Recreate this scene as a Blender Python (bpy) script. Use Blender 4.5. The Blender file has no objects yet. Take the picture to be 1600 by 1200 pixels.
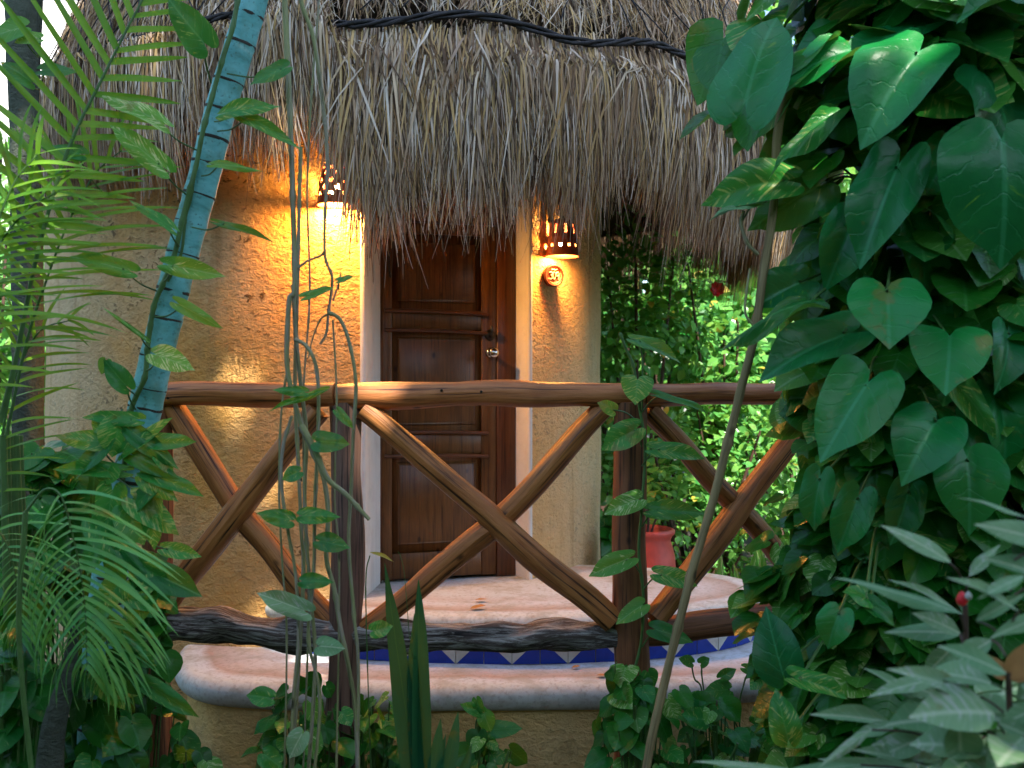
import bpy, math, random
import numpy as np
from mathutils import Vector, noise as mnoise
R = math.radians
rng = np.random.default_rng(7)
random.seed(7)
sc = bpy.context.scene
col = sc.collection

# ------------------------------------------------------------------ camera
F = 1600*35/36
CZ = 1.5
cam_d = bpy.data.cameras.new('camera'); cam = bpy.data.objects.new('camera', cam_d); col.objects.link(cam)
cam.location = (0, 0, CZ); cam.rotation_euler = (R(90), 0, 0)
cam_d.lens = 35; cam_d.sensor_width = 36; cam_d.clip_end = 500; cam_d.clip_start = 0.05
cam_d.dof.use_dof = True; cam_d.dof.focus_distance = 4.3; cam_d.dof.aperture_fstop = 3.2
sc.camera = cam
def at(px, py, Y):
    return np.array([(px-800)/F*Y, Y, CZ-(py-600)/F*Y])

# ------------------------------------------------------------------ light
SUN_EL, SUN_AZ = 56, 152          # azimuth clockwise from +Y
w = bpy.data.worlds.new('World'); sc.world = w; w.use_nodes = True
nt = w.node_tree; nt.nodes.clear()
sky = nt.nodes.new('ShaderNodeTexSky'); sky.sky_type = 'NISHITA'; sky.sun_disc = False
sky.ozone_density = 1.6; sky.sun_elevation = R(SUN_EL); sky.sun_rotation = R(SUN_AZ)
bg = nt.nodes.new('ShaderNodeBackground'); bg.inputs['Strength'].default_value = 0.15
wo = nt.nodes.new('ShaderNodeOutputWorld')
nt.links.new(sky.outputs[0], bg.inputs[0]); nt.links.new(bg.outputs[0], wo.inputs[0])
SD = np.array([math.sin(R(SUN_AZ))*math.cos(R(SUN_EL)), math.cos(R(SUN_AZ))*math.cos(R(SUN_EL)), math.sin(R(SUN_EL))])
ld = bpy.data.lights.new('sun', 'SUN'); ld.energy = 4; ld.angle = R(0.5); ld.color = (1, .93, .82)
sun = bpy.data.objects.new('sun', ld); col.objects.link(sun)
sun.rotation_euler = Vector(SD).to_track_quat('Z', 'Y').to_euler(); sun.location = (3, -5, 8)
sc.view_settings.view_transform = 'Standard'; sc.view_settings.look = 'None'
sc.view_settings.exposure = 1.8; sc.view_settings.gamma = 1
sc.render.engine = 'CYCLES'
sc.cycles.max_bounces = 6; sc.cycles.diffuse_bounces = 3; sc.cycles.glossy_bounces = 2
sc.cycles.transmission_bounces = 3; sc.cycles.sample_clamp_indirect = 3
sc.cycles.use_denoising = True

# ------------------------------------------------------------------ materials
class NT:
    def __init__(s, name):
        s.m = bpy.data.materials.new(name); s.m.use_nodes = True
        s.t = s.m.node_tree; s.t.nodes.clear()
        s.out = s.n('OutputMaterial'); s.b = s.n('BsdfPrincipled'); s.l(s.b.outputs[0], s.out.inputs[0])
    def n(s, t, **k):
        nd = s.t.nodes.new('ShaderNode'+t)
        for a, v in k.items(): setattr(nd, a, v)
        return nd
    def l(s, a, b): s.t.links.new(a, b)
    def v(s, sock, x):
        if hasattr(x, 'is_output'): s.l(x, sock)
        else: sock.default_value = x
    def coord(s, kind='Object', scale=(1, 1, 1)):
        c = s.n('TexCoord'); mp = s.n('Mapping'); mp.inputs['Scale'].default_value = scale
        s.l(c.outputs[kind], mp.inputs[0]); return mp.outputs[0]
    def noise(s, vec, scale, detail=4, rough=.55, dist=0):
        n = s.n('TexNoise'); s.l(vec, n.inputs['Vector']); n.inputs['Scale'].default_value = scale
        n.inputs['Detail'].default_value = detail; n.inputs['Roughness'].default_value = rough
        n.inputs['Distortion'].default_value = dist; return n.outputs[0]
    def ramp(s, fac, stops, interp='LINEAR'):
        r = s.n('ValToRGB'); r.color_ramp.interpolation = interp
        e = r.color_ramp.elements
        while len(e) < len(stops): e.new(.5)
        for i, (p, c) in enumerate(stops):
            e[i].position = p; e[i].color = (*c, 1) if len(c) == 3 else c
        s.l(fac, r.inputs[0]); return r.outputs[0]
    def mix(s, fac, a, b, mode='MIX'):
        x = s.n('MixRGB', blend_type=mode); s.v(x.inputs[0], fac)
        for i, c in ((1, a), (2, b)):
            if hasattr(c, 'is_output'): s.l(c, x.inputs[i])
            else: x.inputs[i].default_value = (*c, 1)
        return x.outputs[0]
    def math(s, op, a, b=0.0, c=None, clamp=False):
        x = s.n('Math', operation=op); x.use_clamp = clamp
        s.v(x.inputs[0], a); s.v(x.inputs[1], b)
        if c is not None: s.v(x.inputs[2], c)
        return x.outputs[0]
    def bump(s, h, strength=.5, dist=.01):
        b = s.n('Bump'); b.inputs['Strength'].default_value = strength; b.inputs['Distance'].default_value = dist
        s.l(h, b.inputs['Height']); s.l(b.outputs[0], s.b.inputs['Normal'])
    def set(s, **k):
        for a, v in k.items():
            sock = s.b.inputs[a.replace('_', ' ')]
            if isinstance(v, tuple) and len(v) == 3: v = (*v, 1)
            s.v(sock, v)
    def rnd(s): return s.n('NewGeometry').outputs['Random Per Island']

def stucco(name, base, dark, pale, bump=.8, scale=34, speck=.5, bd=.014):
    m = NT(name); c = m.coord()
    big = m.noise(c, 1.6, 4, .6); mid = m.noise(c, 9, 5, .6)
    colr = m.mix(m.ramp(big, [(.35, (0, 0, 0)), (.66, (1, 1, 1))]), base, pale)
    colr = m.mix(m.math('MULTIPLY', m.ramp(mid, [(.5, (0, 0, 0)), (.75, (1, 1, 1))]), .45), colr, dark)
    fine = m.noise(m.coord(scale=(1, 1, 1.5)), scale, 6, .62, .6)
    fine2 = m.noise(c, scale*2.6, 3, .6)
    patch = m.ramp(m.noise(c, 3.2, 3, .6), [(.42, (0, 0, 0)), (.62, (1, 1, 1))])
    sp = m.ramp(fine, [(.56, (0, 0, 0)), (.64, (1, 1, 1))])
    colr = m.mix(m.math('MULTIPLY', m.math('MULTIPLY', sp, patch), speck), colr, tuple(x*.3 for x in dark))
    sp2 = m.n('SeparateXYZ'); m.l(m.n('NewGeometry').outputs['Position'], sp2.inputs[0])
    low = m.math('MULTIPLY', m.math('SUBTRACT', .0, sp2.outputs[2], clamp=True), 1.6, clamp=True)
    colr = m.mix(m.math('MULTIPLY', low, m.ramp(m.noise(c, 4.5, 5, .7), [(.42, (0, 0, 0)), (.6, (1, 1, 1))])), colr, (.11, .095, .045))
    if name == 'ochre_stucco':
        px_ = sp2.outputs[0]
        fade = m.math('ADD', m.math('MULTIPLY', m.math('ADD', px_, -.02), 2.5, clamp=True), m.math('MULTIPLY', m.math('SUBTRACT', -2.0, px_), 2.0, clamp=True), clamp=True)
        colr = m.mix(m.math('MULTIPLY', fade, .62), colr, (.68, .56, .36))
    vr = m.noise(m.coord(scale=(7, 7, .7)), 1.2, 4, .6)
    colr = m.mix(m.math('MULTIPLY', m.ramp(vr, [(.55, (0, 0, 0)), (.7, (1, 1, 1))]), .45), colr, dark)
    h = m.math('ADD', fine, m.math('MULTIPLY', fine2, .35))
    m.set(Base_Color=colr, Roughness=.9); m.b.inputs['Specular IOR Level'].default_value = .2
    m.bump(h, bump, bd); return m.m

def wood(name, a, b, dark, rough=.45, streak=1.0, bump=.5, grey=None, coat=0.0):
    m = NT(name)
    uv = m.coord('UV', (26, 2.2, 1)); uv2 = m.coord('UV', (60, 1.6, 1)); o = m.coord('Object')
    n1 = m.noise(uv, 1.0, 6, .65, .8); n2 = m.noise(uv2, 1.3, 4, .6, .4); n3 = m.noise(o, 5, 3)
    c = m.mix(m.ramp(n1, [(.32, (0, 0, 0)), (.68, (1, 1, 1))]), a, b)
    c = m.mix(m.math('MULTIPLY', m.ramp(n2, [(.52, (0, 0, 0)), (.66, (1, 1, 1))]), streak), c, dark)
    c = m.mix(m.math('MULTIPLY', m.ramp(n3, [(.5, (0, 0, 0)), (.75, (1, 1, 1))]), .35), c, dark)
    if grey:
        n4 = m.noise(m.coord('UV', (30, 3.2, 1)), 1.2, 7, .75, 1.8)
        c = m.mix(m.ramp(n4, [(.47, (0, 0, 0)), (.6, (1, 1, 1))]), c, grey)
    vo = m.n('TexVoronoi'); m.l(m.coord('UV', (9, 5, 1)), vo.inputs['Vector']); vo.inputs['Scale'].default_value = 1.0
    kn_ = m.ramp(vo.outputs['Distance'], [(.05, (1, 1, 1)), (.12, (0, 0, 0))])
    c = m.mix(m.math('MULTIPLY', kn_, .85), c, tuple(x*.5 for x in dark))
    m.b.inputs['Specular IOR Level'].default_value = .3
    m.set(Base_Color=c, Roughness=rough); m.b.inputs['Coat Weight'].default_value = coat
    m.b.inputs['Coat Roughness'].default_value = .35
    m.bump(m.math('ADD', n1, m.math('MULTIPLY', n2, -.6)), bump, .006); return m.m

def leafmat(name, c1, c2, vein, varieg=None, vamt=0.0, rough=.36, trans=.32, transcol=None, stripe=30, lo=.3):
    m = NT(name); r = m.rnd()
    uv = m.n('UVMap'); sep = m.n('SeparateXYZ'); m.l(uv.outputs[0], sep.inputs[0])
    u, v = sep.outputs[0], sep.outputs[1]
    au = m.math('ABSOLUTE', u)
    oi = m.n('ObjectInfo'); r = m.math('FRACT', m.math('ADD', r, oi.outputs['Random']))
    c = m.mix(r, c1, c2)
    blot = m.noise(m.coord('Object'), 14, 3, .6)
    c = m.mix(m.math('MULTIPLY', m.ramp(blot, [(.45, (0, 0, 0)), (.7, (1, 1, 1))]), .4), c, c2)
    # side veins
    ph = m.math('SUBTRACT', v, m.math('MULTIPLY', au, .75))
    wob_ = m.noise(m.coord('Object'), 30, 2)
    wv = m.math('SINE', m.math('ADD', m.math('MULTIPLY', ph, stripe), m.math('MULTIPLY', wob_, 5)))
    sv = m.ramp(wv, [(.90, (0, 0, 0)), (1, (1, 1, 1))])
    c = m.mix(m.math('MULTIPLY', sv, .13), c, vein)
    if varieg:
        st = m.n('CombineXYZ'); m.l(m.math('MULTIPLY', ph, 16), st.inputs[0]); m.l(m.math('MULTIPLY', u, 3.2), st.inputs[1])
        m.l(m.math('MULTIPLY', r, 77), st.inputs[2])
        vn = m.noise(st.outputs[0], 1, 3, .6)
        th = m.math('SUBTRACT', m.math('ADD', vn, m.math('MULTIPLY', r, vamt)), .62)
        c = m.mix(m.ramp(m.math('MULTIPLY', th, 6), [(lo, (0, 0, 0)), (lo+.35, (1, 1, 1))]), c, varieg)
    mid = m.ramp(au, [(.012, (1, 1, 1)), (.03, (0, 0, 0))])
    c = m.mix(m.math('MULTIPLY', mid, .5), c, vein)
    old = m.math('MULTIPLY', m.ramp(r, [(.80, (0, 0, 0)), (.84, (1, 1, 1))]), m.ramp(m.noise(m.coord('Object'), 11, 4, .6), [(.55, (0, 0, 0)), (.62, (1, 1, 1))]))
    c = m.mix(m.math('MULTIPLY', old, .6), c, (.17, .15, .03))
    # a little yellowing or damage with its own shape on some leaves
    dm = m.ramp(m.noise(m.coord('Object'), 22, 2, .5), [(.70, (0, 0, 0)), (.78, (1, 1, 1))])
    c = m.mix(m.math('MULTIPLY', dm, .45), c, (.16, .13, .03))
    m.set(Base_Color=c, Roughness=rough)
    m.b.inputs['Specular IOR Level'].default_value = .32
    h = m.math('ADD', m.math('MULTIPLY', sv, -.6), m.noise(m.coord('Object'), 40, 3))
    m.bump(h, .4, .004)
    if trans:
        tr = m.n('BsdfTranslucent'); tc = m.mix(.6, c, transcol or (.25, .5, .05)); m.l(tc, tr.inputs[0])
        ms = m.n('MixShader'); ms.inputs[0].default_value = trans
        m.l(m.b.outputs[0], ms.inputs[1]); m.l(tr.outputs[0], ms.inputs[2]); m.l(ms.outputs[0], m.out.inputs[0])
    return m.m

def plain(name, c, rough=.6, metal=0, bump=0, var=.25, scale=20, emit=None, es=0):
    m = NT(name); n = m.noise(m.coord(), scale, 4)
    cc = m.mix(m.ramp(n, [(.4, (0, 0, 0)), (.7, (1, 1, 1))]), c, tuple(x*(1-var) for x in c))
    m.set(Base_Color=cc, Roughness=rough, Metallic=metal)
    if bump: m.bump(n, bump, .005)
    if emit:
        m.b.inputs['Emission Color'].default_value = (*emit, 1); m.b.inputs['Emission Strength'].default_value = es
    return m.m

M = {}
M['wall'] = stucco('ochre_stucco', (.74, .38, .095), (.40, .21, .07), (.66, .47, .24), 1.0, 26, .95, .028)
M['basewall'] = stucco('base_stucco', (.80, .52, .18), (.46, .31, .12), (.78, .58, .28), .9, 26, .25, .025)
M['jamb'] = stucco('white_jamb', (.66, .64, .60), (.5, .48, .45), (.72, .70, .66), .3, 30, .1, .006)
M['graywall'] = stucco('pale_wall', (.62, .60, .58), (.4, .38, .36), (.74, .72, .7), .5, 20, .2)
M['rail'] = wood('varnished_log', (.38, .12, .034), (.50, .20, .065), (.05, .016, .007), .4, .95, .9, coat=.0)
M['brace'] = wood('brace_log', (.33, .105, .028), (.48, .20, .06), (.03, .011, .006), .4, 1.0, 1.0, coat=.0)
M['post'] = wood('dark_post', (.19, .065, .026), (.27, .11, .045), (.02, .009, .007), .55, .9, .7)
M['oldpost'] = wood('weathered_post', (.14, .07, .045), (.21, .12, .09), (.02, .012, .012), .6, .9, .8)
M['bark'] = wood('weathered_bark', (.055, .04, .033), (.10, .075, .062), (.012, .009, .009), .7, 1, 1.6, grey=(.36, .34, .31))
M['door'] = wood('dark_door_wood', (.085, .034, .009), (.165, .070, .018), (.035, .011, .005), .42, .7, .3, coat=.25)
M['doordark'] = wood('door_moulding_wood', (.085, .03, .012), (.13, .05, .02), (.02, .008, .005), .4, .7, .3, coat=.25)
M['metal'] = plain('dark_bronze', (.05, .045, .04), .3, .9)
M['chrome'] = plain('knob_metal', (.55, .52, .46), .18, 1.0)
M['terra'] = plain('terracotta', (.24, .045, .018), .55, 0, .4, .35, 30)
M['terradark'] = plain('dark_fired_clay', (.11, .018, .008), .5, 0, .3, .35, 30)
M['terrapot'] = plain('red_clay_pot', (.50, .07, .05), .5, 0, .25, .25, 14)
M['cream'] = plain('cream_glaze', (.75, .58, .42), .4)
M['bulb'] = plain('lit_bulb', (1, .8, .5), .4, 0, 0, 0, 5, (1, .58, .2), 120)
M['soil'] = plain('damp_soil', (.035, .026, .018), .95, 0, 1.0, .5, 12)
M['trunk'] = stucco('dark_bark', (.055, .065, .045), (.02, .022, .018), (.09, .11, .08), 1.0, 22, .6, .02)
M['twig'] = plain('green_brown_stem', (.16, .20, .09), .6, 0, .5, .5, 60)
M['vine'] = wood('liana_stem', (.21, .24, .085), (.34, .34, .16), (.05, .04, .02), .75, .8, 1.0, grey=(.30, .27, .20))
M['greystem'] = wood('grey_stem', (.22, .17, .075), (.34, .27, .13), (.08, .055, .025), .85, .8, .9)
M['petiole'] = plain('green_petiole', (.07, .16, .035), .5, 0, 0, .3)
M['brownstem'] = plain('brown_twig', (.09, .045, .03), .7, 0, .3, .4, 50)
def strawmat():
    m = NT('thatch_straw'); r = m.rnd()
    c = m.ramp(r, [(0, (.03, .016, .008)), (.22, (.14, .078, .035)), (.30, (.42, .25, .09)), (.46, (.60, .40, .16)), (.58, (.36, .245, .16)),
                   (.72, (.62, .46, .29)), (.88, (.76, .66, .54)), (1, (.28, .17, .10))])
    pn = m.noise(m.coord('Object'), 2.4, 3, .6)
    c = m.mix(m.math('MULTIPLY', m.ramp(pn, [(.45, (0, 0, 0)), (.65, (1, 1, 1))]), .5), c, (.32, .18, .09))
    m.set(Base_Color=c, Roughness=.7); m.b.inputs['Specular IOR Level'].default_value = .35
    return m.m
M['straw'] = strawmat()
def strawmat2():
    m = NT('thatch_straw_brown'); r = m.rnd()
    c = m.ramp(r, [(0, (.035, .018, .010)), (.3, (.15, .07, .03)), (.6, (.26, .14, .065)), (.85, (.34, .22, .12)), (1, (.33, .27, .21))])
    m.set(Base_Color=c, Roughness=.65); return m.m
M['straw2'] = strawmat2()
M['strawbase'] = wood('thatch_underlayer', (.07, .045, .025), (.10, .07, .04), (.02, .012, .008), .9, 1, 1)
M['rope'] = plain('black_rope', (.025, .022, .022), .8, 0, .8, .5, 70)
def stepmat():
    m = NT('painted_concrete_step')
    uv = m.n('UVMap'); sep = m.n('SeparateXYZ'); m.l(uv.outputs[0], sep.inputs[0])
    o = m.coord(); wob = m.noise(o, 2.2, 4, .6)
    v = m.math('ADD', sep.outputs[1], m.math('MULTIPLY', m.math('SUBTRACT', wob, .5), .12))
    c = m.ramp(v, [(0, (.52, .53, .46)), (.12, (.58, .62, .60)), (.19, (.58, .62, .64)), (.225, (.42, .33, .28)), (.29, (.50, .47, .46)),
                   (.36, (.56, .60, .65)), (.48, (.50, .49, .50)), (.60, (.54, .60, .65)), (1, (.52, .56, .61))])
    fine = m.noise(o, 45, 5, .7); blot = m.noise(o, 6, 5, .65)
    c = m.mix(m.math('MULTIPLY', m.ramp(fine, [(.5, (0, 0, 0)), (.68, (1, 1, 1))]), .55), c, (.22, .19, .15))
    c = m.mix(m.math('MULTIPLY', m.ramp(blot, [(.48, (0, 0, 0)), (.62, (1, 1, 1))]), .5), c, (.27, .25, .18))
    m.set(Base_Color=c, Roughness=.75); m.bump(fine, .4, .004); return m.m
M['step'] = stepmat()
def tilemat(n, c):
    m = NT(n); r = m.rnd(); k = m.noise(m.coord(), 25, 3)
    m.set(Base_Color=m.mix(k, c, tuple(x*.55 for x in c)), Roughness=.3); m.b.inputs['Specular IOR Level'].default_value=.3; return m.m
M['blue'] = tilemat('blue_glaze', (.008, .045, .38)); M['white'] = tilemat('white_glaze', (.62, .63, .58))
def bamboomat():
    m = NT('blue_green_palm_skin')
    uv = m.n('UVMap'); sep = m.n('SeparateXYZ'); m.l(uv.outputs[0], sep.inputs[0])
    n = m.noise(m.coord('UV', (3, 8, 1)), 1.4, 5, .65, .6)
    c = m.ramp(n, [(.3, (.05, .20, .17)), (.44, (.12, .42, .40)), (.6, (.20, .55, .54)), (.75, (.38, .62, .56))])
    sp = m.noise(m.coord('Object'), 70, 3)
    big = m.noise(m.coord('Object'), 7, 5, .7)
    c = m.mix(m.math('MULTIPLY', m.ramp(big, [(.5, (0, 0, 0)), (.62, (1, 1, 1))]), .55), c, (.10, .22, .12))
    c = m.mix(m.math('MULTIPLY', m.ramp(sp, [(.6, (0, 0, 0)), (.68, (1, 1, 1))]), .5), c, (.05, .10, .06))
    m.set(Base_Color=c, Roughness=.62); m.bump(n, .25, .004); return m.m
M['bamboo'] = bamboomat(); M['ring'] = plain('node_ring', (.035, .028, .018), .8)
M['pothos'] = leafmat('pothos_leaf', (.005, .13, .024), (.035, .28, .035), (.10, .34, .09), (.34, .44, .10), .16, .33)
M['pothosdark'] = leafmat('dark_pothos_leaf', (.003, .075, .007), (.018, .17, .012), (.05, .24, .05), (.10, .24, .03), .03, .3, .22)
M['bigleaf'] = leafmat('large_philodendron_leaf', (.002, .115, .030), (.010, .22, .040), (.05, .32, .12), (.10, .28, .03), -.02, .34, .16)
M['variegated'] = leafmat('variegated_leaf', (.05, .25, .03), (.12, .36, .04), (.3, .5, .2), (.55, .66, .28), .16, .4)
M['palm'] = leafmat('palm_leaflet', (.07, .24, .012), (.18, .38, .02), (.12, .3, .06), None, 0, .45, .3, None, 3)
M['palm2'] = leafmat('hanging_palm_leaflet', (.07, .33, .10), (.20, .48, .09), (.2, .42, .15), None, 0, .4, .25, None, 3)
M['pale'] = leafmat('pale_leaf', (.09, .24, .09), (.22, .36, .16), (.55, .62, .42), (.36, .42, .30), .16, .6, .15, (.25, .4, .2), 34)
M['spear'] = leafmat('spear_leaf', (.008, .085, .035), (.02, .13, .05), (.06, .2, .05), None, 0, .4, .2, None, 2)
M['bush'] = leafmat('bush_leaf', (.05, .25, .05), (.22, .48, .08), (.15, .3, .08), (.30, .42, .08), .10, .3, .35)
M['bush2'] = leafmat('glossy_bush_leaf', (.04, .22, .05), (.16, .42, .08), (.1, .3, .1), (.22, .42, .10), .05, .22, .3)
M['yellowleaf'] = leafmat('yellow_leaf', (.40, .33, .03), (.5, .42, .06), (.5, .45, .2), None, 0, .45, .3, (.5, .4, .05))
M['canopy'] = leafmat('canopy_leaf', (.02, .09, .02), (.04, .14, .02), (.1, .2, .05), None, 0, .5, .12)
M['redflower'] = plain('red_petal', (.75, .012, .02), .5); M['deadleaf'] = plain('dead_leaf', (.42, .20, .06), .7)

# ------------------------------------------------------------------ mesh builder
class MB:
    def __init__(s): s.V = []; s.U = []; s.Q = []; s.T = []; s.n = 0
    def add(s, v, uv=None, quads=None, tris=None, mi=0):
        v = np.asarray(v, float).reshape(-1, 3)
        uv = np.zeros((len(v), 2)) if uv is None else np.asarray(uv, float).reshape(-1, 2)
        s.V.append(v); s.U.append(uv)
        if quads is not None and len(quads):
            q = np.asarray(quads, int)+s.n; s.Q.append((q, np.full(len(q), mi)))
        if tris is not None and len(tris):
            t = np.asarray(tris, int)+s.n; s.T.append((t, np.full(len(t), mi)))
        s.n += len(v)
    def build(s, name, mats, parent=None, smooth=True):
        V = np.concatenate(s.V); U = np.concatenate(s.U)
        Q = np.concatenate([q for q, _ in s.Q]) if s.Q else np.zeros((0, 4), int)
        T = np.concatenate([t for t, _ in s.T]) if s.T else np.zeros((0, 3), int)
        mi = np.concatenate([m for _, m in s.Q]+[m for _, m in s.T]) if (s.Q or s.T) else np.zeros(0, int)
        me = bpy.data.meshes.new(name)
        loops = np.concatenate([Q.ravel(), T.ravel()])
        tot = np.concatenate([np.full(len(Q), 4), np.full(len(T), 3)])
        start = np.concatenate([[0], np.cumsum(tot)[:-1]]) if len(tot) else np.zeros(0)
        me.vertices.add(len(V)); me.vertices.foreach_set('co', V.ravel())
        me.loops.add(len(loops)); me.loops.foreach_set('vertex_index', loops.astype(np.int32))
        me.polygons.add(len(tot)); me.polygons.foreach_set('loop_start', start.astype(np.int32))
        me.polygons.foreach_set('loop_total', tot.astype(np.int32))
        me.polygons.foreach_set('material_index', mi.astype(np.int32))
        me.polygons.foreach_set('use_smooth', np.full(len(tot), smooth))
        uvl = me.uv_layers.new(name='UVMap'); uvl.data.foreach_set('uv', U[loops].ravel())
        me.update(calc_edges=True); me.validate()
        for m in (mats if isinstance(mats, (list, tuple)) else [mats]): me.materials.append(m)
        o = bpy.data.objects.new(name, me); col.objects.link(o)
        if parent is not None: o.parent = parent
        return o
def nrm(a): return a/np.maximum(np.linalg.norm(a, axis=-1, keepdims=True), 1e-9)
def spline(pts, k=6):
    p = np.array(pts, float)
    if len(p) < 3: return np.array([p[0]+(p[-1]-p[0])*t for t in np.linspace(0, 1, k+1)])
    q = np.vstack([2*p[0]-p[1], p, 2*p[-1]-p[-2]]); out = []
    for i in range(1, len(q)-2):
        for t in np.linspace(0, 1, k, endpoint=False):
            a, b, c, d = q[i-1], q[i], q[i+1], q[i+2]
            out.append(.5*((2*b)+(-a+c)*t+(2*a-5*b+4*c-d)*t*t+(-a+3*b-3*c+d)*t**3))
    out.append(p[-1]); return np.array(out)
def tube(mb, path, rad, sides=8, cap=True, wob=0, mi=0, wf=6, sq=None):
    P = np.array(path, float); n = len(P)
    rad = np.broadcast_to(np.asarray(rad, float), (n,)) if np.ndim(rad) else np.full(n, rad)
    T = nrm(np.gradient(P, axis=0)); ref = np.array([0, 0, 1.]) if abs(T[0][2]) < .9 else np.array([0, 1., 0])
    N = np.zeros_like(P); a = np.cross(ref, T[0]); N[0] = nrm(a)
    for i in range(1, n): N[i] = nrm(N[i-1]-T[i]*np.dot(N[i-1], T[i]))
    B = np.cross(T, N); L = np.concatenate([[0], np.cumsum(np.linalg.norm(np.diff(P, axis=0), axis=1))])
    ang = np.linspace(0, 2*np.pi, sides+1)
    sd = rng.random()*100
    V = np.zeros((n, sides+1, 3)); U = np.zeros((n, sides+1, 2))
    for j, t in enumerate(ang):
        r = rad.copy()
        if wob:
            tt = t if j < sides else 0
            r = r*(1+wob*np.array([mnoise.noise(Vector((math.cos(tt)*1.3+sd, math.sin(tt)*1.3, L[i]*wf))) for i in range(n)]))
        V[:, j] = P+N*(r*math.cos(t))[:, None]+B*(r*math.sin(t))[:, None]
        U[:, j, 0] = t*rad.mean(); U[:, j, 1] = L+sd
    i, j = np.meshgrid(np.arange(n-1), np.arange(sides), indexing='ij'); k = (i*(sides+1)+j).ravel(); S = sides+1
    mb.add(V, U, np.stack([k, k+1, k+S+1, k+S], 1), mi=mi)
    if cap:
        for e, sgn in ((0, -1), (n-1, 1)):
            ring = V[e, :sides]; c = P[e]+T[e]*sgn*rad[e]*.12
            tr = [[sides, (q+1) % sides, q] if sgn < 0 else [sides, q, (q+1) % sides] for q in range(sides)]
            mb.add(np.vstack([ring, c]), np.vstack([(ring-P[e])[:, :2]*2, [[0, 0]]]), tris=tr, mi=mi)
def box(mb, x0, x1, y0, y1, z0, z1, mi=0, bev=0):
    b = bev
    if not b:
        v = [(x, y, z) for x in (x0, x1) for y in (y0, y1) for z in (z0, z1)]
        mb.add(v, [(p[2]*.0+p[0], p[2]) for p in v], [[0, 1, 3, 2], [4, 6, 7, 5], [0, 4, 5, 1], [2, 3, 7, 6], [0, 2, 6, 4], [1, 5, 7, 3]], mi=mi); return
    # bevelled front (towards -y) panel piece
    v = [(x0, y1, z0), (x1, y1, z0), (x1, y1, z1), (x0, y1, z1), (x0, y0+b, z0), (x1, y0+b, z0), (x1, y0+b, z1), (x0, y0+b, z1),
         (x0+b, y0, z0+b), (x1-b, y0, z0+b), (x1-b, y0, z1-b), (x0+b, y0, z1-b)]
    q = [[8, 9, 10, 11], [4, 5, 9, 8], [5, 6, 10, 9], [6, 7, 11, 10], [7, 4, 8, 11], [0, 1, 5, 4], [1, 2, 6, 5], [2, 3, 7, 6], [3, 0, 4, 7], [3, 2, 1, 0]]
    mb.add(v, [(p[0], p[2]) for p in v], q, mi=mi)
def lathe(mb, prof, center=(0, 0, 0), seg=32, mi=0, wob=0):
    prof = np.array(prof, float); n = len(prof); a = np.linspace(0, 2*np.pi, seg+1)
    V = np.zeros((n, seg+1, 3)); U = np.zeros((n, seg+1, 2))
    V[:, :, 0] = prof[:, :1]*np.cos(a)+center[0]; V[:, :, 1] = prof[:, :1]*np.sin(a)+center[1]; V[:, :, 2] = prof[:, 1:]+center[2]
    U[:, :, 0] = a*.1; U[:, :, 1] = np.arange(n)[:, None]*.1
    i, j = np.meshgrid(np.arange(n-1), np.arange(seg), indexing='ij'); S = seg+1; k = (i*S+j).ravel()
    mb.add(V, U, np.stack([k, k+1, k+S+1, k+S], 1), mi=mi)

# leaf templates: local x across, y along, uv
def heart_tpl(na, nr):
    tab = [(0, 1.0), (4, .93), (9, .865), (16, .82), (26, .76), (38, .68), (52, .605), (70, .53), (90, .48), (110, .45), (130, .41), (150, .35), (165, .25), (175, .12), (180, .07)]
    A = np.linspace(-180, 180, na+1); A = np.sign(A)*180*(np.abs(A)/180)**1.15
    r = np.interp(np.abs(A), [t[0] for t in tab], [t[1] for t in tab]); pts = [(0, 0)]
    for k in range(1, nr+1):
        f = (k/nr)**.9
        pts += [(math.sin(R(a))*q*f, math.cos(R(a))*q*f) for a, q in zip(A, r)]
    pts = np.array(pts); S = na+1; q = []; t = []
    for j in range(na): t.append([0, 1+j+1, 1+j])
    for k in range(nr-1):
        for j in range(na):
            b = 1+k*S+j; q.append([b, b+1, b+S+1, b+S])
    return pts, np.array(q).reshape(-1, 4), np.array(t)
def blade_tpl(nl, prof, nx=2):
    pts = []; q = []
    for i in range(nl+1):
        t = i/nl; wd = np.interp(t, [p[0] for p in prof], [p[1] for p in prof])
        for j in range(-nx, nx+1): pts.append((wd*j/nx, t))
    S = 2*nx+1
    for i in range(nl):
        for j in range(S-1): b = i*S+j; q.append([b, b+1, b+S+1, b+S])
    return np.array(pts), np.array(q), np.zeros((0, 3), int)
HEART = heart_tpl(28, 4); HEARTM = heart_tpl(18, 2); HEARTS = heart_tpl(12, 1)
LANCE = blade_tpl(10, [(0, .02), (.08, .10), (.22, .21), (.4, .26), (.6, .22), (.8, .12), (.92, .045), (1, .004)], 2)
OVAL = blade_tpl(4, [(0, .04), (.25, .26), (.5, .30), (.75, .20), (1, .01)], 1)
STRAP = blade_tpl(12, [(0, .45), (.1, .5), (.5, .5), (.8, .36), (.95, .12), (1, .01)], 1)
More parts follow.
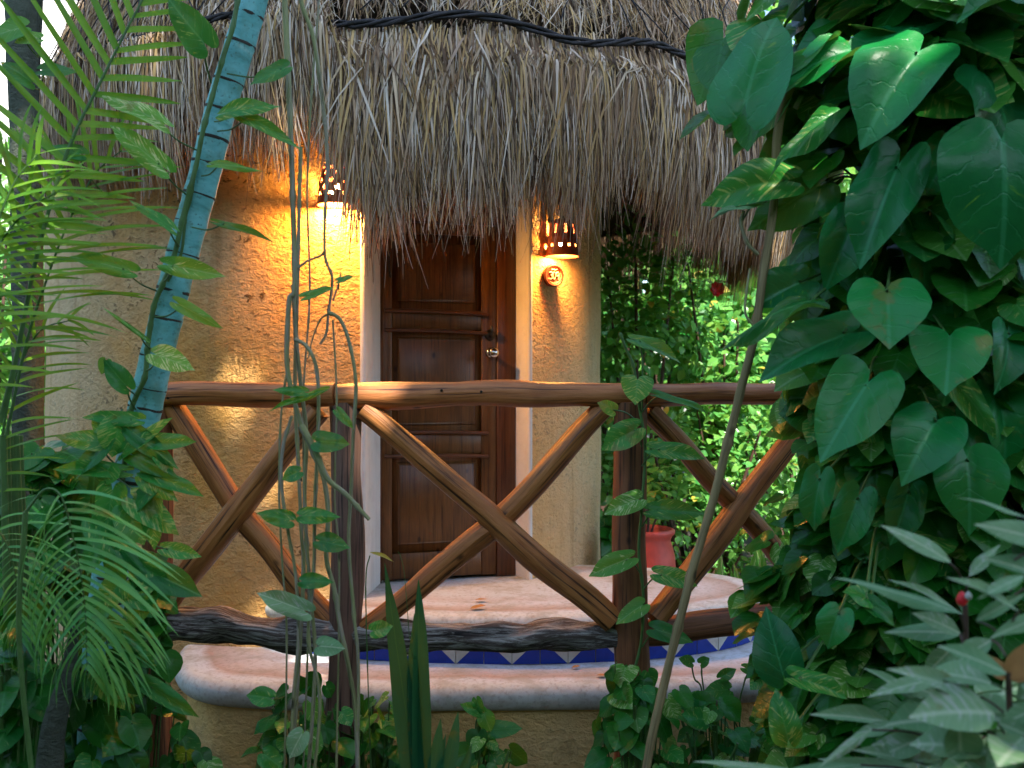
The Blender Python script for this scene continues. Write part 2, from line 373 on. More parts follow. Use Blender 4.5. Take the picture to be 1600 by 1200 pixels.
def leaves(mb, tpl, pos, dr, nor, L, W=1.0, droop=.2, fold=.15, wav=.05, mi=0):
    pos = np.atleast_2d(pos); n = len(pos); P, Q, T = tpl
    dr = nrm(np.broadcast_to(np.atleast_2d(dr), (n, 3)).astype(float)); nor = np.broadcast_to(np.atleast_2d(nor), (n, 3)).astype(float)
    nor = nrm(nor-dr*(nor*dr).sum(1, keepdims=True)); X = np.cross(dr, nor)
    f = lambda a: np.broadcast_to(np.asarray(a, float), (n,))[:, None]
    L, W, droop, fold, wav = f(L), f(W), f(droop), f(fold), f(wav)
    x, y = P[:, 0][None], P[:, 1][None]; ph = rng.random((n, 1))*6.28
    z = fold*np.abs(x)*W-droop*np.where(y > 0, y*y, y*y*.8)+wav*np.sin(5.5*y+ph)*np.abs(x)*2+wav*.5*np.sin(9*x+ph)
    yy = y*(1-.18*droop*np.abs(y)); xx = x*W*(1+.08*np.sin(4*y+ph))
    V = pos[:, None]+L[:, :, None]*(xx[..., None]*X[:, None]+yy[..., None]*dr[:, None]+z[..., None]*nor[:, None])
    m = len(P); off = (np.arange(n)*m)[:, None, None]
    mb.add(V, np.tile(P, (n, 1)), (Q[None]+off).reshape(-1, 4) if len(Q) else None, (T[None]+off).reshape(-1, 3) if len(T) else None, mi)

# ------------------------------------------------------------------ objects
def tag(o, label, cat, group=None, kind=None):
    if label: o['label'] = label
    if cat: o['category'] = cat
    if group: o['group'] = group
    if kind: o['kind'] = kind
    return o
def thing(name, loc, label, cat, group=None, rz=0):
    o = bpy.data.objects.new(name, None); col.objects.link(o); o.location = loc; o.rotation_euler = (0, 0, rz)
    o.empty_display_size = .1
    return tag(o, label, cat, group)
class G(MB):
    """world-space geometry built under a thing"""
    def build(s, name, mats, parent=None, smooth=True):
        if parent is not None:
            l = np.array(parent.location)
            s.V = [v-l for v in s.V]
        return MB.build(s, name, mats, parent, smooth)
GZ = -.35

# ground
g = MB(); N = 60; xs = np.linspace(-40, 40, N); X, Y = np.meshgrid(xs, xs+20)
Z = np.array([[GZ+.05*mnoise.noise(Vector((x*.8, y*.8, 0))) for x in xs] for y in xs+20])
k = (np.arange(N-1)[:, None]*N+np.arange(N-1)).ravel()
g.add(np.stack([X, Y, Z], 2), None, np.stack([k, k+1, k+N+1, k+N], 1))
g.build('ground', M['soil'])['kind'] = 'structure'

# ------------------------------------------------------------------ hut
HC = np.array([-1.2, 6.8]); HR = 1.8
DL = np.array([-.716, 5.43]); DR_ = np.array([.018, 5.66]); DTOP = 2.44
hut = thing('round_hut', (HC[0], HC[1], GZ), 'round ochre stucco hut with shaggy thatched roof behind the log railing', 'hut')
a0 = math.atan2(5.09-HC[1], -.765-HC[0]); a1 = math.atan2(5.545-HC[1], .105-HC[0])
def hx(a, z=0): return np.array([HC[0]+HR*math.cos(a), HC[1]+HR*math.sin(a), z])
def wallpiece(mb, s, e, z0, z1, na, nz):
    A = np.linspace(s, e, na+1); Zs = np.linspace(z0, z1, nz+1); V = np.zeros((nz+1, na+1, 3)); U = np.zeros((nz+1, na+1, 2))
    for i, z in enumerate(Zs):
        for j, a in enumerate(A):
            r = HR+.018*mnoise.noise(Vector((a*5, z*2.2, 3)))*min(1, 8*min(abs(j), abs(na-j))/na)
            V[i, j] = (HC[0]+r*math.cos(a), HC[1]+r*math.sin(a), z); U[i, j] = (a*HR, z)
    S = na+1; k = (np.arange(nz)[:, None]*S+np.arange(na)).ravel()
    mb.add(V, U, np.stack([k, k+1, k+S+1, k+S], 1))
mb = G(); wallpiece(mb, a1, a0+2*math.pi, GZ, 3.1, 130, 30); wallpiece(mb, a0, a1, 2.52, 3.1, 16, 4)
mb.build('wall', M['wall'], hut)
# white rounded door surround: reveals and lintel soffit
mb = G()
for (e, d) in ((hx(a0), DL), (hx(a1), DR_)):
    e = e[:2]; path = [e+(e-d)*.03, e, e+(d-e)*.5, d+(d-e)*.15]
    V = []; U = []
    for z in np.linspace(GZ, 2.53, 8):
        for q in path: V.append((*q, z)); U.append((0, z))
    k = (np.arange(7)[:, None]*4+np.arange(3)).ravel(); mb.add(V, U, np.stack([k, k+1, k+5, k+4], 1))
A = np.linspace(a0, a1, 9); V = []; U = []
for i, a in enumerate(A):
    f = i/8; d = DL+(DR_-DL)*f; V += [tuple(hx(a, 2.52)), (*d, 2.50)]; U += [(f, 0), (f, 1)]
k = np.arange(8)*2; mb.add(V, U, np.stack([k, k+2, k+3, k+1], 1))
mb.build('door_surround', M['jamb'], hut)
# thin slanted outside trim beads along each edge of the opening
for a in (a0, a1):
    mb = G(); p = hx(a); tube(mb, [(p[0], p[1], z) for z in np.linspace(GZ, 2.6, 12)], .016, 8)
    mb.build('edge_bead', M['jamb'], hut)

# door (local frame)
drz = math.atan2(DR_[1]-DL[1], DR_[0]-DL[0]); DW = float(np.linalg.norm(DR_-DL)); LZ = .415
door = bpy.data.objects.new('door', None); col.objects.link(door); door.parent = hut
door.location = (DL[0]-HC[0], DL[1]-HC[1], LZ-GZ); door.rotation_euler = (0, 0, drz)
H = DTOP-LZ; lw = .655
mb = MB(); box(mb, 0.004, lw, .012, .045, .012, H-.05); mb.build('leaf', M['door'], door)
z_ = lambda Z: Z-LZ
mb = MB()
box(mb, .004, .062, -.006, .012, .012, H-.05, bev=.004); box(mb, lw-.085, lw, -.006, .012, .012, H-.05, bev=.004)
for (b, t) in ((z_(.43), z_(.57)), (z_(1.11), z_(1.23)), (z_(1.80), z_(1.91)), (z_(2.33), H-.05)):
    box(mb, .0625, lw-.0855, -.005, .012, b, t, bev=.004)
mb.build('stile_frame', M['door'], door)
for (b, t) in ((z_(.61), z_(1.07)), (z_(1.27), z_(1.76)), (z_(1.95), z_(2.29))):
    mb = MB(); box(mb, .088, lw-.112, -.002, .0115, b, t, bev=.022); mb.build('panel', M['door'], door)
for zz in (1.90, 1.795, 1.235, 1.105):
    mb = MB(); zc = z_(zz)
    P = [(.02+(lw-.07)*t, -.012-.012*math.sin(math.pi*t), zc-.012*t+.006*math.sin(math.pi*t)) for t in np.linspace(0, 1, 13)]
    tube(mb, P, .0105, 8); mb.build('moulding', M['doordark'], door)
mb = MB(); box(mb, lw+.003, DW, -.012, .05, 0, H, bev=.006); box(mb, -.02, .003, -.01, .05, 0, H); box(mb, -.02, DW, -.0125, .05, H-.045, H+.05, bev=.006)
mb.build('door_frame', M['doordark'], door)
mb = MB(); kx = .62; kz = z_(1.675)
for t in (0,): lathe(mb, [(0, 0), (.026, 0), (.03, .006), (.022, .014), (.012, .018)], (0, 0, 0), 20)
kn = mb.build('knob', M['chrome'], door); kn.location = (kx, -.008, kz); kn.rotation_euler = (R(90), 0, 0)
mb = MB(); lathe(mb, [(.012, .0), (.011, .03), (.018, .036), (.028, .048), (.030, .06), (.024, .072), (.0, .076)], (0, 0, 0), 24)
k2 = mb.build('knob_grip', M['chrome'], kn); k2.location = (0, 0, .012)
mb = MB(); lathe(mb, [(0, .016), (.022, .014), (.030, .004), (.031, 0)], (0, 0, 0), 20)
tube(mb, [(0, 0, .01), (0, .008, .028), (.0, .03, .034), (0, .05, .03)], [.012, .012, .011, .007], 8)
k3 = mb.build('deadbolt', M['metal'], door); k3.location = (kx-.002, -.008, kz+.10); k3.rotation_euler = (R(90), 0, 0)
mb = MB(); tube(mb, [(.045, -.02, H-.22), (.04, -.03, H-.32), (.05, -.025, H-.36)], .006, 6); mb.build('hook', M['metal'], door)

# ------------------------------------------------------------------ roof
RC = np.array([-.57, 6.85]); RA, RB = 2.34, 2.40
prof = [(2.46, 2.78), (2.45, 2.9), (2.40, 3.15), (2.28, 3.55), (2.05, 4.0), (1.72, 4.45), (1.3, 4.9), (.8, 5.3), (.3, 5.55), (0, 5.62)]
pr = np.array(prof)
def rr(z): return np.interp(z, pr[:, 1], pr[:, 0])
roof = bpy.data.objects.new('roof', None); col.objects.link(roof); roof.parent = hut; roof.location = (0, 0, 0)
class GR(MB):
    def build(s, name, mats, smooth=True, parent=None):
        l = np.array([HC[0], HC[1], GZ]); s.V = [v-l for v in s.V]; return MB.build(s, name, mats, parent or roof, smooth)
mb = GR()
lathe(mb, [(r*.93, z) for r, z in prof], (RC[0], RC[1], 0), 64)
lathe(mb, [(2.30, 2.80), (2.0, 2.95), (1.2, 3.3), (.1, 3.8)], (RC[0], RC[1], 0), 64)
mb.build('thatch_underlayer', M['strawbase'])
def strands(mb, n, z0, z1, Lr, out, wr=(.0022, .006), zmode=0, th=None, flare=.0, mess=.10, seg=4, mi=0):
    if th is None:
        th = rng.uniform(-math.pi-.35, .35, n)
        back = rng.random(n) < .12; th = np.where(back, rng.uniform(0, math.pi, n), th)
    zr = rng.uniform(z0, z1, n)
    # clumped
    th = th+.009*np.sin(th*37+zr*9)+.006*np.sin(th*83)
    L = rng.uniform(*Lr, n)*(1+.16*np.sin(th*23+1.0)*np.sin(th*7.3)); lat = rng.normal(0, mess, n)
    wd = rng.uniform(*wr, n); cur = rng.normal(0, .05, n); off = rng.uniform(out[0], out[1], n)
    V = np.zeros((n, seg+1, 2, 3)); U = np.zeros((n, seg+1, 2, 2))
    tw = rng.uniform(-.9, .9, n)
    for i in range(seg+1):
        t = i/seg; z = zr-L*t
        r = rr(np.maximum(z, 2.55)); dg = np.degrees(th)+92; dg = (dg+180) % 360-180
        dz = np.where(dg < 0, .16+.36*np.clip((-dg-.5)/5, 0, 1)+.10*np.exp(-((dg+5.5)/4)**2), .17+.14*np.clip((dg-9)/8, 0, 1)-.13*np.clip((dg-30)/14, 0, 1)+.06*np.minimum(1, (dg/60)**2))
        z = z+dz*np.clip((3.02-z)/.42, 0, 1)
        r = r+off+flare*t*t-np.maximum(0, 2.7-z)*.10*0
        r = r+.02*np.sin(t*3.1)*rng.random(n)
        r = np.where(z < 2.55, r-(2.55-z)*.10, r)
        a = th+(lat*t+cur*t*t)*L/2.4
        x = RC[0]+r*np.cos(a)*RA/2.43; y = RC[1]+r*np.sin(a)*RB/2.43
        wdt = wd*(1-.75*t**2)*(.7+.3*min(1, t*4)); tx = -np.sin(a)*np.cos(tw)+np.cos(a)*np.sin(tw)*.6; ty = np.cos(a)*np.cos(tw)+np.sin(a)*np.sin(tw)*.6
        for s_, sg in ((0, -1), (1, 1)):
            V[:, i, s_, 0] = x+sg*wdt*tx; V[:, i, s_, 1] = y+sg*wdt*ty; V[:, i, s_, 2] = z
            U[:, i, s_] = (s_, t)
    b = (np.arange(n)*(seg+1)*2)[:, None]+np.arange(seg)[None]*2; b = b.ravel()
    mb.add(V, U, np.stack([b, b+1, b+3, b+2], 1), mi=mi)
mb = GR()
strands(mb, 12000, 2.45, 3.0, (.35, .6), (-.06, .02), mess=.08, mi=1)
strands(mb, 32000, 2.5, 3.12, (.32, .62), (-.02, .07), wr=(.0024, .006), mess=.08)
strands(mb, 19000, 2.55, 3.12, (.3, .6), (.03, .10), wr=(.0024, .0062), mess=.10)
strands(mb, 1800, 2.55, 3.1, (.25, .5), (.06, .12), wr=(.004, .008), mess=.2)
strands(mb, 4500, 2.45, 2.75, (.35, .72), (.0, .1), wr=(.0012, .003), mess=.16)
mb.build('thatch_skirt', [M['straw'], M['straw2']])
mb = GR()
strands(mb, 9000, 2.5, 2.9, (.35, .62), (-.22, -.02), mess=.10, mi=1)
strands(mb, 2500, 2.5, 2.75, (.35, .55), (-.02, .08), mess=.10)
mb.build('thatch_fringe', [M['straw'], M['straw2']])
mb = GR()
strands(mb, 20000, 3.55, 4.7, (.25, .42), (-.02, .07), wr=(.0025, .006), mess=.2)
strands(mb, 9000, 3.24, 3.6, (.10, .2), (-.0, .08), wr=(.0025, .006), mess=.3)
strands(mb, 5000, 3.24, 4.1, (.10, .25), (.05, .10), wr=(.002, .004), mess=1.1)
strands(mb, 3000, 4.6, 5.6, (.3, .6), (-.02, .05), mess=.25)
mb.build('thatch_cap', [M['straw'], M['straw2']])
# the dark rope wound round the roof
def ropez(a):
    return 3.12+.03*math.sin(a*9)+.02*math.sin(a*17+1)-.09*max(0, math.sin(a*4.5+.6))**6
for kk in range(3):
    mb = GR(); P = []
    for a in np.linspace(-math.pi, math.pi, 220):
        z = ropez(a)+.014*math.sin(a*41+kk*2.1+2*math.sin(a*7)); r = rr(z)+.115+.010*math.cos(a*41+kk*2.1+2*math.sin(a*7))
        P.append((RC[0]+r*math.cos(a)*RA/2.43, RC[1]+r*math.sin(a)*RB/2.43, z))
    tube(mb, P, .009, 6, cap=False, wob=.7, wf=26); mb.build('binding_rope', M['rope'])
mb = GR()   # loose net cords above the rope
for q in range(34):
    a = rng.uniform(-2.6, -.2); z0 = 3.15; da = rng.choice([-1, 1])*rng.uniform(.15, .35); P = []
    for t in np.linspace(0, 1, 16):
        z = z0+1.0*t; r = rr(z)+.11+.02*math.sin(t*9+q); b = a+da*t+.02*math.sin(t*7+q)
        P.append((RC[0]+r*math.cos(b)*RA/2.43, RC[1]+r*math.sin(b)*RB/2.43, z))
    tube(mb, P, .0035, 5, cap=False)
mb.build('net_cord', M['rope'])

# ------------------------------------------------------------------ porch steps
EC = np.array([0, 5.35])
def outline(aL, pL, aR, pR, b, n=160):
    T = np.linspace(0, 2*np.pi, n, endpoint=False); out = []
    for t in T:
        c, s_ = math.cos(t), math.sin(t); a, p = (aL, pL) if c < 0 else (aR, pR); lo, hi = 0, 4
        for _ in range(40):
            m = (lo+hi)/2
            if (abs(m*c)/a)**p+(abs(m*s_)/b)**2 < 1: lo = m
            else: hi = m
        out.append((lo*c, lo*s_))
    return np.array(out)
def sweep(mb, O, rows, closed_top=True, wobz=.006):
    n = len(O); T = nrm(np.roll(O, -1, 0)-np.roll(O, 1, 0)); Nn = np.stack([T[:, 1], -T[:, 0]], 1)
    V = []; U = []; s_ = np.concatenate([[0], np.cumsum(np.linalg.norm(np.diff(np.vstack([O, O[:1]]), axis=0), axis=1))])
    for (ins, z, v) in rows:
        if ins < .2: P = O-Nn*ins
        else: P = (O-Nn*.2)*(1-(ins-.2)/.8)
        P = np.vstack([P, P[:1]])
        for i, p in enumerate(P):
            dz = wobz*mnoise.noise(Vector((p[0]*3, p[1]*3, z*3))); V.append((EC[0]+p[0], EC[1]+p[1], z+dz)); U.append((s_[i], v))
    S = n+1; k = (np.arange(len(rows)-1)[:, None]*S+np.arange(n)).ravel()
    mb.add(V, U, np.stack([k, k+1, k+S+1, k+S], 1))
def noserows(zt, th, zb):
    r = th/2; rows = []
    rows.append((.055, zb, 0)); rows.append((.055, zt-th+.004, 0))
    for t in np.linspace(-90, 90, 11): rows.append((r*.9*(1-math.cos(R(t))), zt-r+r*math.sin(R(t)), .02+.08*(t+90)/180))
    for ins in (.08, .12, .16, .199, .25, .32, .4, .5, .6, .75, .9, .999): rows.append((ins, zt+.001, .1+ins*.9*.9))
    return rows
porch = thing('porch_steps', (0, 5.35, GZ), 'two rounded painted concrete porch steps with a band of blue tiles', 'steps')
O_lo = outline(1.70, 8, 2.3, 2, 1.02); O_up = outline(1.40, 2.3, 1.37, 2.1, .71)
mb = G(); rows = noserows(.178, .115, GZ)
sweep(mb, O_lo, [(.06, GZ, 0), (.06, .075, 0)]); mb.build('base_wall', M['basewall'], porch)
mb = G(); sweep(mb, O_lo, rows[1:]); mb.build('lower_step', M['step'], porch)
mb = G(); rows = noserows(.412, .095, .1); sweep(mb, O_up, rows); mb.build('upper_step', M['step'], porch)
mb = G()     # tile band
T = nrm(np.roll(O_up, -1, 0)-np.roll(O_up, 1, 0)); Nn = np.stack([T[:, 1], -T[:, 0]], 1)
Of = O_up-Nn*.047; P = np.vstack([Of, Of[:1]]); sl = np.concatenate([[0], np.cumsum(np.linalg.norm(np.diff(P, axis=0), axis=1))])
def onrim(s_): return np.array([np.interp(s_ % sl[-1], sl, P[:, 0]), np.interp(s_ % sl[-1], sl, P[:, 1])])
ifr = int(np.argmin(np.abs(Of[:, 0]-0.0)+(Of[:, 1] > 0)*9)); s0 = sl[ifr]; tw_ = .1325
for i in range(-14, 15):
    sa, sb = s0+i*tw_+.002, s0+(i+1)*tw_-.002; p, q = onrim(sa), onrim(sb); z0, z1 = .181, .181+tw_-.012
    A_, B_, C_, D_ = [(EC[0]+v[0], EC[1]+v[1], z) for v, z in ((p, z0), (q, z0), (q, z1), (p, z1))]
    if i % 2 == 0:  # joint (apex of the white triangle) on the left side
        mb.add([A_, B_, C_], None, tris=[[0, 1, 2]], mi=0); mb.add([A_, C_, D_], None, tris=[[0, 1, 2]], mi=1)
    else:
        mb.add([A_, B_, D_], None, tris=[[0, 1, 2]], mi=0); mb.add([B_, C_, D_], None, tris=[[0, 1, 2]], mi=1)
mb.build('tile_band', [M['blue'], M['white']], porch, smooth=False)

# fallen leaves
for (px, py, Y, s_, lab) in ((735, 951, 4.78, .035, 'dry orange leaf on the upper step, left of the tree twig'), (742, 939, 4.97, .03, 'small curled brown leaf on the upper step, behind the orange one'),
                       (893, 1048, 4.6, .02, 'short dead twig-like leaf on the lower step under the railing'), (932, 1055, 4.48, .025, 'dark crumpled leaf on the lower step next to the vine post')):
    p = at(px, py, Y); mb = MB(); z = .418 if py < 1000 else .185
    leaves(mb, OVAL, [(0, 0, 0)], [(1, rng.uniform(-.5, .5), 0)], [(0, 0, 1)], s_*2.2, 1.1, -.12, .3)
    o = mb.build('fallen_leaf', M['deadleaf']); o.location = (p[0], p[1], z+.004)
    tag(o, lab.replace(', left of the tree twig', ', the larger of the two there'), 'leaf', 'fallen leaves on the steps')

# ------------------------------------------------------------------ wall lamps, plaque
def lamp(a, zbot, label, pattern, power):
    p = hx(a); t = thing('wall_lamp', (p[0], p[1], zbot), label, 'wall lamp', 'clay wall lamps', a-math.pi*1.5)
    t.scale = (.88,)*3
    # local: -y is outward after rotation (rz makes outward = -y)
    S = 64; rows = 26; Hh = .25
    off = -.105
    mb = MB(); V = []; U = []
    for i in range(rows+1):
        t_ = i/rows
        r = .104-.035*t_**1.6-(.06*max(0, (t_-.85)/.15)**2)
        if i in (0, 1): r += .005
        if i in (12, 13): r += .0035
        for j in range(S):
            b = 2*math.pi*j/S; V.append((r*math.cos(b), off+r*math.sin(b), Hh*t_)); U.append((b, t_))
    q = []
    for i in range(rows):
        for j in range(S):
            hole = False
            if pattern == 0:
                if 15 <= i <= 20 and (j % 8) in (0, 1): hole = True
                if i in (6, 7) and (j % 6) in (0, 1): hole = True
            else:
                d = (j+(4 if (i//4) % 2 else 0)) % 8; ii = i % 4
                if 4 < i < 22 and ((ii in (0, 2) and d in (0, 1)) or (ii == 1 and d in (7, 0, 1, 2))): hole = True
            if not hole: q.append([i*S+j, i*S+(j+1) % S, (i+1)*S+(j+1) % S, (i+1)*S+j])
    mb.add(V, U, q); o = mb.build('shade', M['terra'], t)
    sm = o.modifiers.new('thickness', 'SOLIDIFY'); sm.thickness = .006; sm.offset = -1
    mb = MB(); lathe(mb, [(0, Hh+.012), (.015, Hh+.010), (.012, Hh-.03)], (0, off, 0), 16)
    tube(mb, [(0, off, Hh-.03), (0, off*.5, Hh-.015), (0, .02, Hh-.02)], .008, 8); mb.build('bracket', M['metal'], t)
    bz = .075
    mb = MB(); lathe(mb, [(0, bz-.035), (.02, bz-.028), (.03, bz), (.022, bz+.03), (.012, bz+.06), (.012, bz+.10)], (0, off, 0), 20)
    mb.build('bulb', M['bulb'], t)
    l = bpy.data.lights.new('bulb_light', 'POINT'); l.energy = power; l.color = (1, .42, .085); l.shadow_soft_size = .03
    lo = bpy.data.objects.new('bulb_light', l); col.objects.link(lo); lo.parent = t; lo.location = (0, off, bz-.055)
    return t
aA = math.atan2(-1.77, -.92-HC[0]+.02)
def ang_at(px):
    best = None
    for a in np.linspace(-math.pi, 0, 2000):
        p = hx(a); q = 800+F*p[0]/p[1]; 
        nrmdot = -(p[1]*math.sin(a)+p[0]*math.cos(a))
        if nrmdot > 0 and (best is None or abs(q-px) < best[0]): best = (abs(q-px), a)
    return best[1]
lamp(ang_at(525), 1.5+279/F*4.93, 'glowing clay lamp with diamond holes on the wall left of the door', 1, 30)
lamp(ang_at(858), 1.5+199/F*5.62, 'slotted clay lamp right of the door above the number plaque', 0, 10)
a = ang_at(859); p = hx(a, 1.5+168/F*5.7)
pl = thing('number_plaque', p+np.array([.01, -.012, 0]), 'round brown clay plaque reading 309 beneath the slotted wall lamp', 'plaque', None, R(27))
mb = MB(); lathe(mb, [(.04, -.05), (.058, -.02), (.062, .01), (.064, .03), (.060, .038), (.054, .036), (.050, .030), (0, .029)], (0, 0, 0), 40)
o = mb.build('disc', M['terradark'], pl); o.rotation_euler = (R(90), 0, 0)
def stroke(mb, pts, r=.0030): tube(mb, spline([(x, -.034, z) for x, z in pts], 5), r, 6)
def arc(cx, cz, rx, rz, s, e, n=9): return [(cx+rx*math.cos(R(t)), cz+rz*math.sin(R(t))) for t in np.linspace(s, e, n)]
mb = MB()
stroke(mb, arc(-.024, .0085, .009, .0095, 150, -80)+arc(-.024, -.0115, .0095, .0105, 80, -150), .0034)
stroke(mb, arc(-.001, -.001, .0085, .0195, 90, 450, 15), .0032)
stroke(mb, arc(.021, .008, .0085, .0105, 0, 360, 13)[:-1]+[(.0295, .008), (.029, -.006), (.026, -.021)], .0032)
mb.build('numerals', M['cream'], pl)
mb = MB(); stroke(mb, [(-.017, .030), (-.008, .034), (.004, .032), (.016, .035)], .0026); mb.build('ornament', M['cream'], pl)
mb = MB(); stroke(mb, arc(0, 0, .044, .044, 200, 385, 25), .0014); mb.build('ring_line', M['cream'], pl)

# ------------------------------------------------------------------ railing
P0 = (-1.45, 4.06); P1 = (-.655, 3.92); P2 = (.465, 3.90); P3 = (1.42, 4.32)
rail = thing('log_railing', (0, 3.9, GZ), 'varnished log porch railing with three crossed bays in front of the hut', 'railing')
TZ, BZ = 1.457, .517
def log(path, r, mat, name, wob=.13, k=7, sides=18, wf=3.5, jig=.006):
    P = spline(path, k); 
    for i in range(len(P)):
        P[i] += jig*np.array([mnoise.noise(Vector((P[i][0]*4, P[i][2]*4, s_*7+3))) for s_ in range(3)])
    n = len(P); rad = np.interp(np.linspace(0, 1, n), np.linspace(0, 1, len(r)), r) if np.ndim(r) else np.full(n, r)
    mb = G(); tube(mb, P, rad, sides, wob=wob, wf=wf); return mb.build(name, mat, rail)
def L3(a, b, za, zb, n, ya=0, yb=0): return [(a[0]+(b[0]-a[0])*t, a[1]+(b[1]-a[1])*t+ya+(yb-ya)*t, za+(zb-za)*t) for t in np.linspace(0, 1, n)]
log([(P0[0], P0[1], GZ-.05), (P0[0]-.01, P0[1], .3), (P0[0]+.005, P0[1], .9), (P0[0], P0[1], TZ-.02)], [.075, .066, .062, .058], M['post'], 'post', k=14)
log([(P1[0], P1[1], GZ-.05), (P1[0]-.008, P1[1], .3), (P1[0]+.004, P1[1], .8), (P1[0], P1[1], TZ-.03)], [.078, .066, .062, .060], M['oldpost'], 'post', k=14, wob=.22)
log([(P2[0], P2[1], GZ-.05), (P2[0]+.006, P2[1], .3), (P2[0]-.006, P2[1], .8), (P2[0], P2[1], TZ-.03)], [.072, .070, .066, .062], M['post'], 'post', k=14)
log([(P3[0], P3[1], GZ-.05), (P3[0], P3[1], TZ-.02)], .06, M['post'], 'post', k=20)
log([(P0[0]-.02, P0[1]-.01, TZ-.045), (P0[0]+.03, P0[1]-.03, TZ-.005), (P0[0]+.2, P0[1]-.06, TZ+.006), (-1.0, 3.965, TZ), (P1[0]-.03, P1[1]-.02, TZ+.002)], [.04, .046, .049, .049, .050], M['rail'], 'top_rail', k=8)
log([(P1[0]-.028, P1[1]-.02, TZ-.004), (-.4, 3.89, TZ-.004), (-.1, 3.875, TZ+.006), (.2, 3.885, TZ+.003), (P2[0]+.05, P2[1]-.005, TZ)], [.047, .056, .048, .052, .047, .049], M['rail'], 'top_rail', k=12)
log([(P2[0]+.052, P2[1]+.005, TZ-.002), (.75, 4.02, TZ+.004), (1.1, 4.17, TZ), (P3[0]+.15, P3[1]+.05, TZ)], [.048, .044, .046, .045], M['rail'], 'top_rail', k=10)
log([(P0[0]-.02, P0[1]-.0, BZ+.01), (-1.15, 4.0, BZ+.005), (-.9, 3.96, BZ-.01), (P1[0], P1[1]-.01, BZ-.005)], [.06, .066, .058, .068, .058], M['bark'], 'lower_rail', wob=.4, k=12, wf=8)
log([(P1[0]+.03, P1[1]+.0, BZ-.012), (-.3, 3.90, BZ-.002), (0, 3.90, BZ-.008), (.2, 3.91, BZ-.004), (P2[0], P2[1], BZ-.002)], [.056, .056, .050, .060, .056, .05], M['bark'], 'lower_rail', wob=.42, k=14, wf=8)
log([(P2[0]+.02, P2[1]+.02, BZ-.0), (.8, 4.06, BZ+.0), (P3[0]+.1, P3[1]+.05, BZ+.01)], [.05, .055, .055, .055], M['post'], 'lower_rail', wob=.3, k=16)
def at2(px, py, a, b, off=0):   # point on the vertical plane through a, b
    d = (px-800)/F; t = (a[0]-d*a[1])/(d*(b[1]-a[1])-(b[0]-a[0])); Y = a[1]+(b[1]-a[1])*t+off
    return at(px, py, Y)
def brace(p, q, a, b, r, mid=None, off=0, **k):
    A_ = at2(*p, a, b, off); B_ = at2(*q, a, b, off); 
    pts = [A_, A_*.66+B_*.34+(0, 0, .006), A_*.33+B_*.67+(0, 0, -.006), B_]
    log(pts, np.array(r)*1.07, M['brace'], 'brace', k=10, wob=.13, **k)
F_ = -.028
brace((268, 635), (374, 802), P0, P1, [.045, .045, .044], off=F_+.045)
brace((372, 802), (515, 970), P0, P1, [.044, .046, .046], off=F_+.045)
brace((497, 640), (252, 950), P0, P1, [.044, .05, .045], off=F_)
brace((568, 640), (958, 970), P1, P2, [.040, .042, .050, .047], off=F_)
brace((950, 632), (782, 812), P1, P2, [.037, .042, .044], off=F_+.03)
brace((765, 828), (572, 985), P1, P2, [.046, .045, .040], off=F_+.03)
brace((1012, 640), (1150, 790), P2, P3, [.04, .042], off=F_+.04)
brace((1150, 790), (1252, 905), P2, P3, [.042, .04], off=F_+.04)
brace((1262, 655), (1022, 968), P2, P3, [.042, .048, .045], off=F_)

for (x_, y_) in ((545, 618), (985, 618), (262, 622), (372, 800), (784, 818), (1150, 790), (520, 640), (690, 610), (752, 612)):
    Yn = (3.915 if 500 < x_ < 1000 else 4.0 if x_ < 500 else 4.12)-.062
    if x_ in (690, 752): Yn = 3.826
    g = G(); p_ = at(x_, y_, Yn); tube(g, [p_-(0, .002, 0), p_+(0, .012, 0)], .0055, 8); g.build('nail_head', M['metal'], rail)
# red clay pot
pot = thing('clay_pot', (.815, 6.10, .178), 'tall red clay pot standing behind the railing post beside the hut', 'pot')
mb = MB(); lathe(mb, [(.15, 0), (.175, .06), (.19, .16), (.18, .28), (.155, .37), (.165, .395), (.18, .41), (.182, .43), (.165, .44), (.15, .42), (.14, .36), (0, .35)], (0, 0, 0), 40)
mb.build('body', M['terrapot'], pot)
mb = MB(); tube(mb, spline([(0, 0, .35), (.02, 0, .5), (-.04, .02, .7)], 4), .008, 6); tube(mb, spline([(0.02, 0, .35), (.07, 0, .5), (.16, .0, .62)], 4), .007, 6)
mb.build('plant_stem', M['brownstem'], pot)
mb = MB(); n = 60; t = rng.uniform(0, 6.28, n); r = rng.uniform(.02, .2, n)
leaves(mb, OVAL, np.stack([r*np.cos(t), r*np.sin(t), rng.uniform(.52, .85, n)], 1), np.stack([np.cos(t), np.sin(t), rng.uniform(-.3, .8, n)], 1), (0, 0, 1), rng.uniform(.05, .1, n), 1.1, .2, .2)
mb.build('foliage', M['bush'], pot)

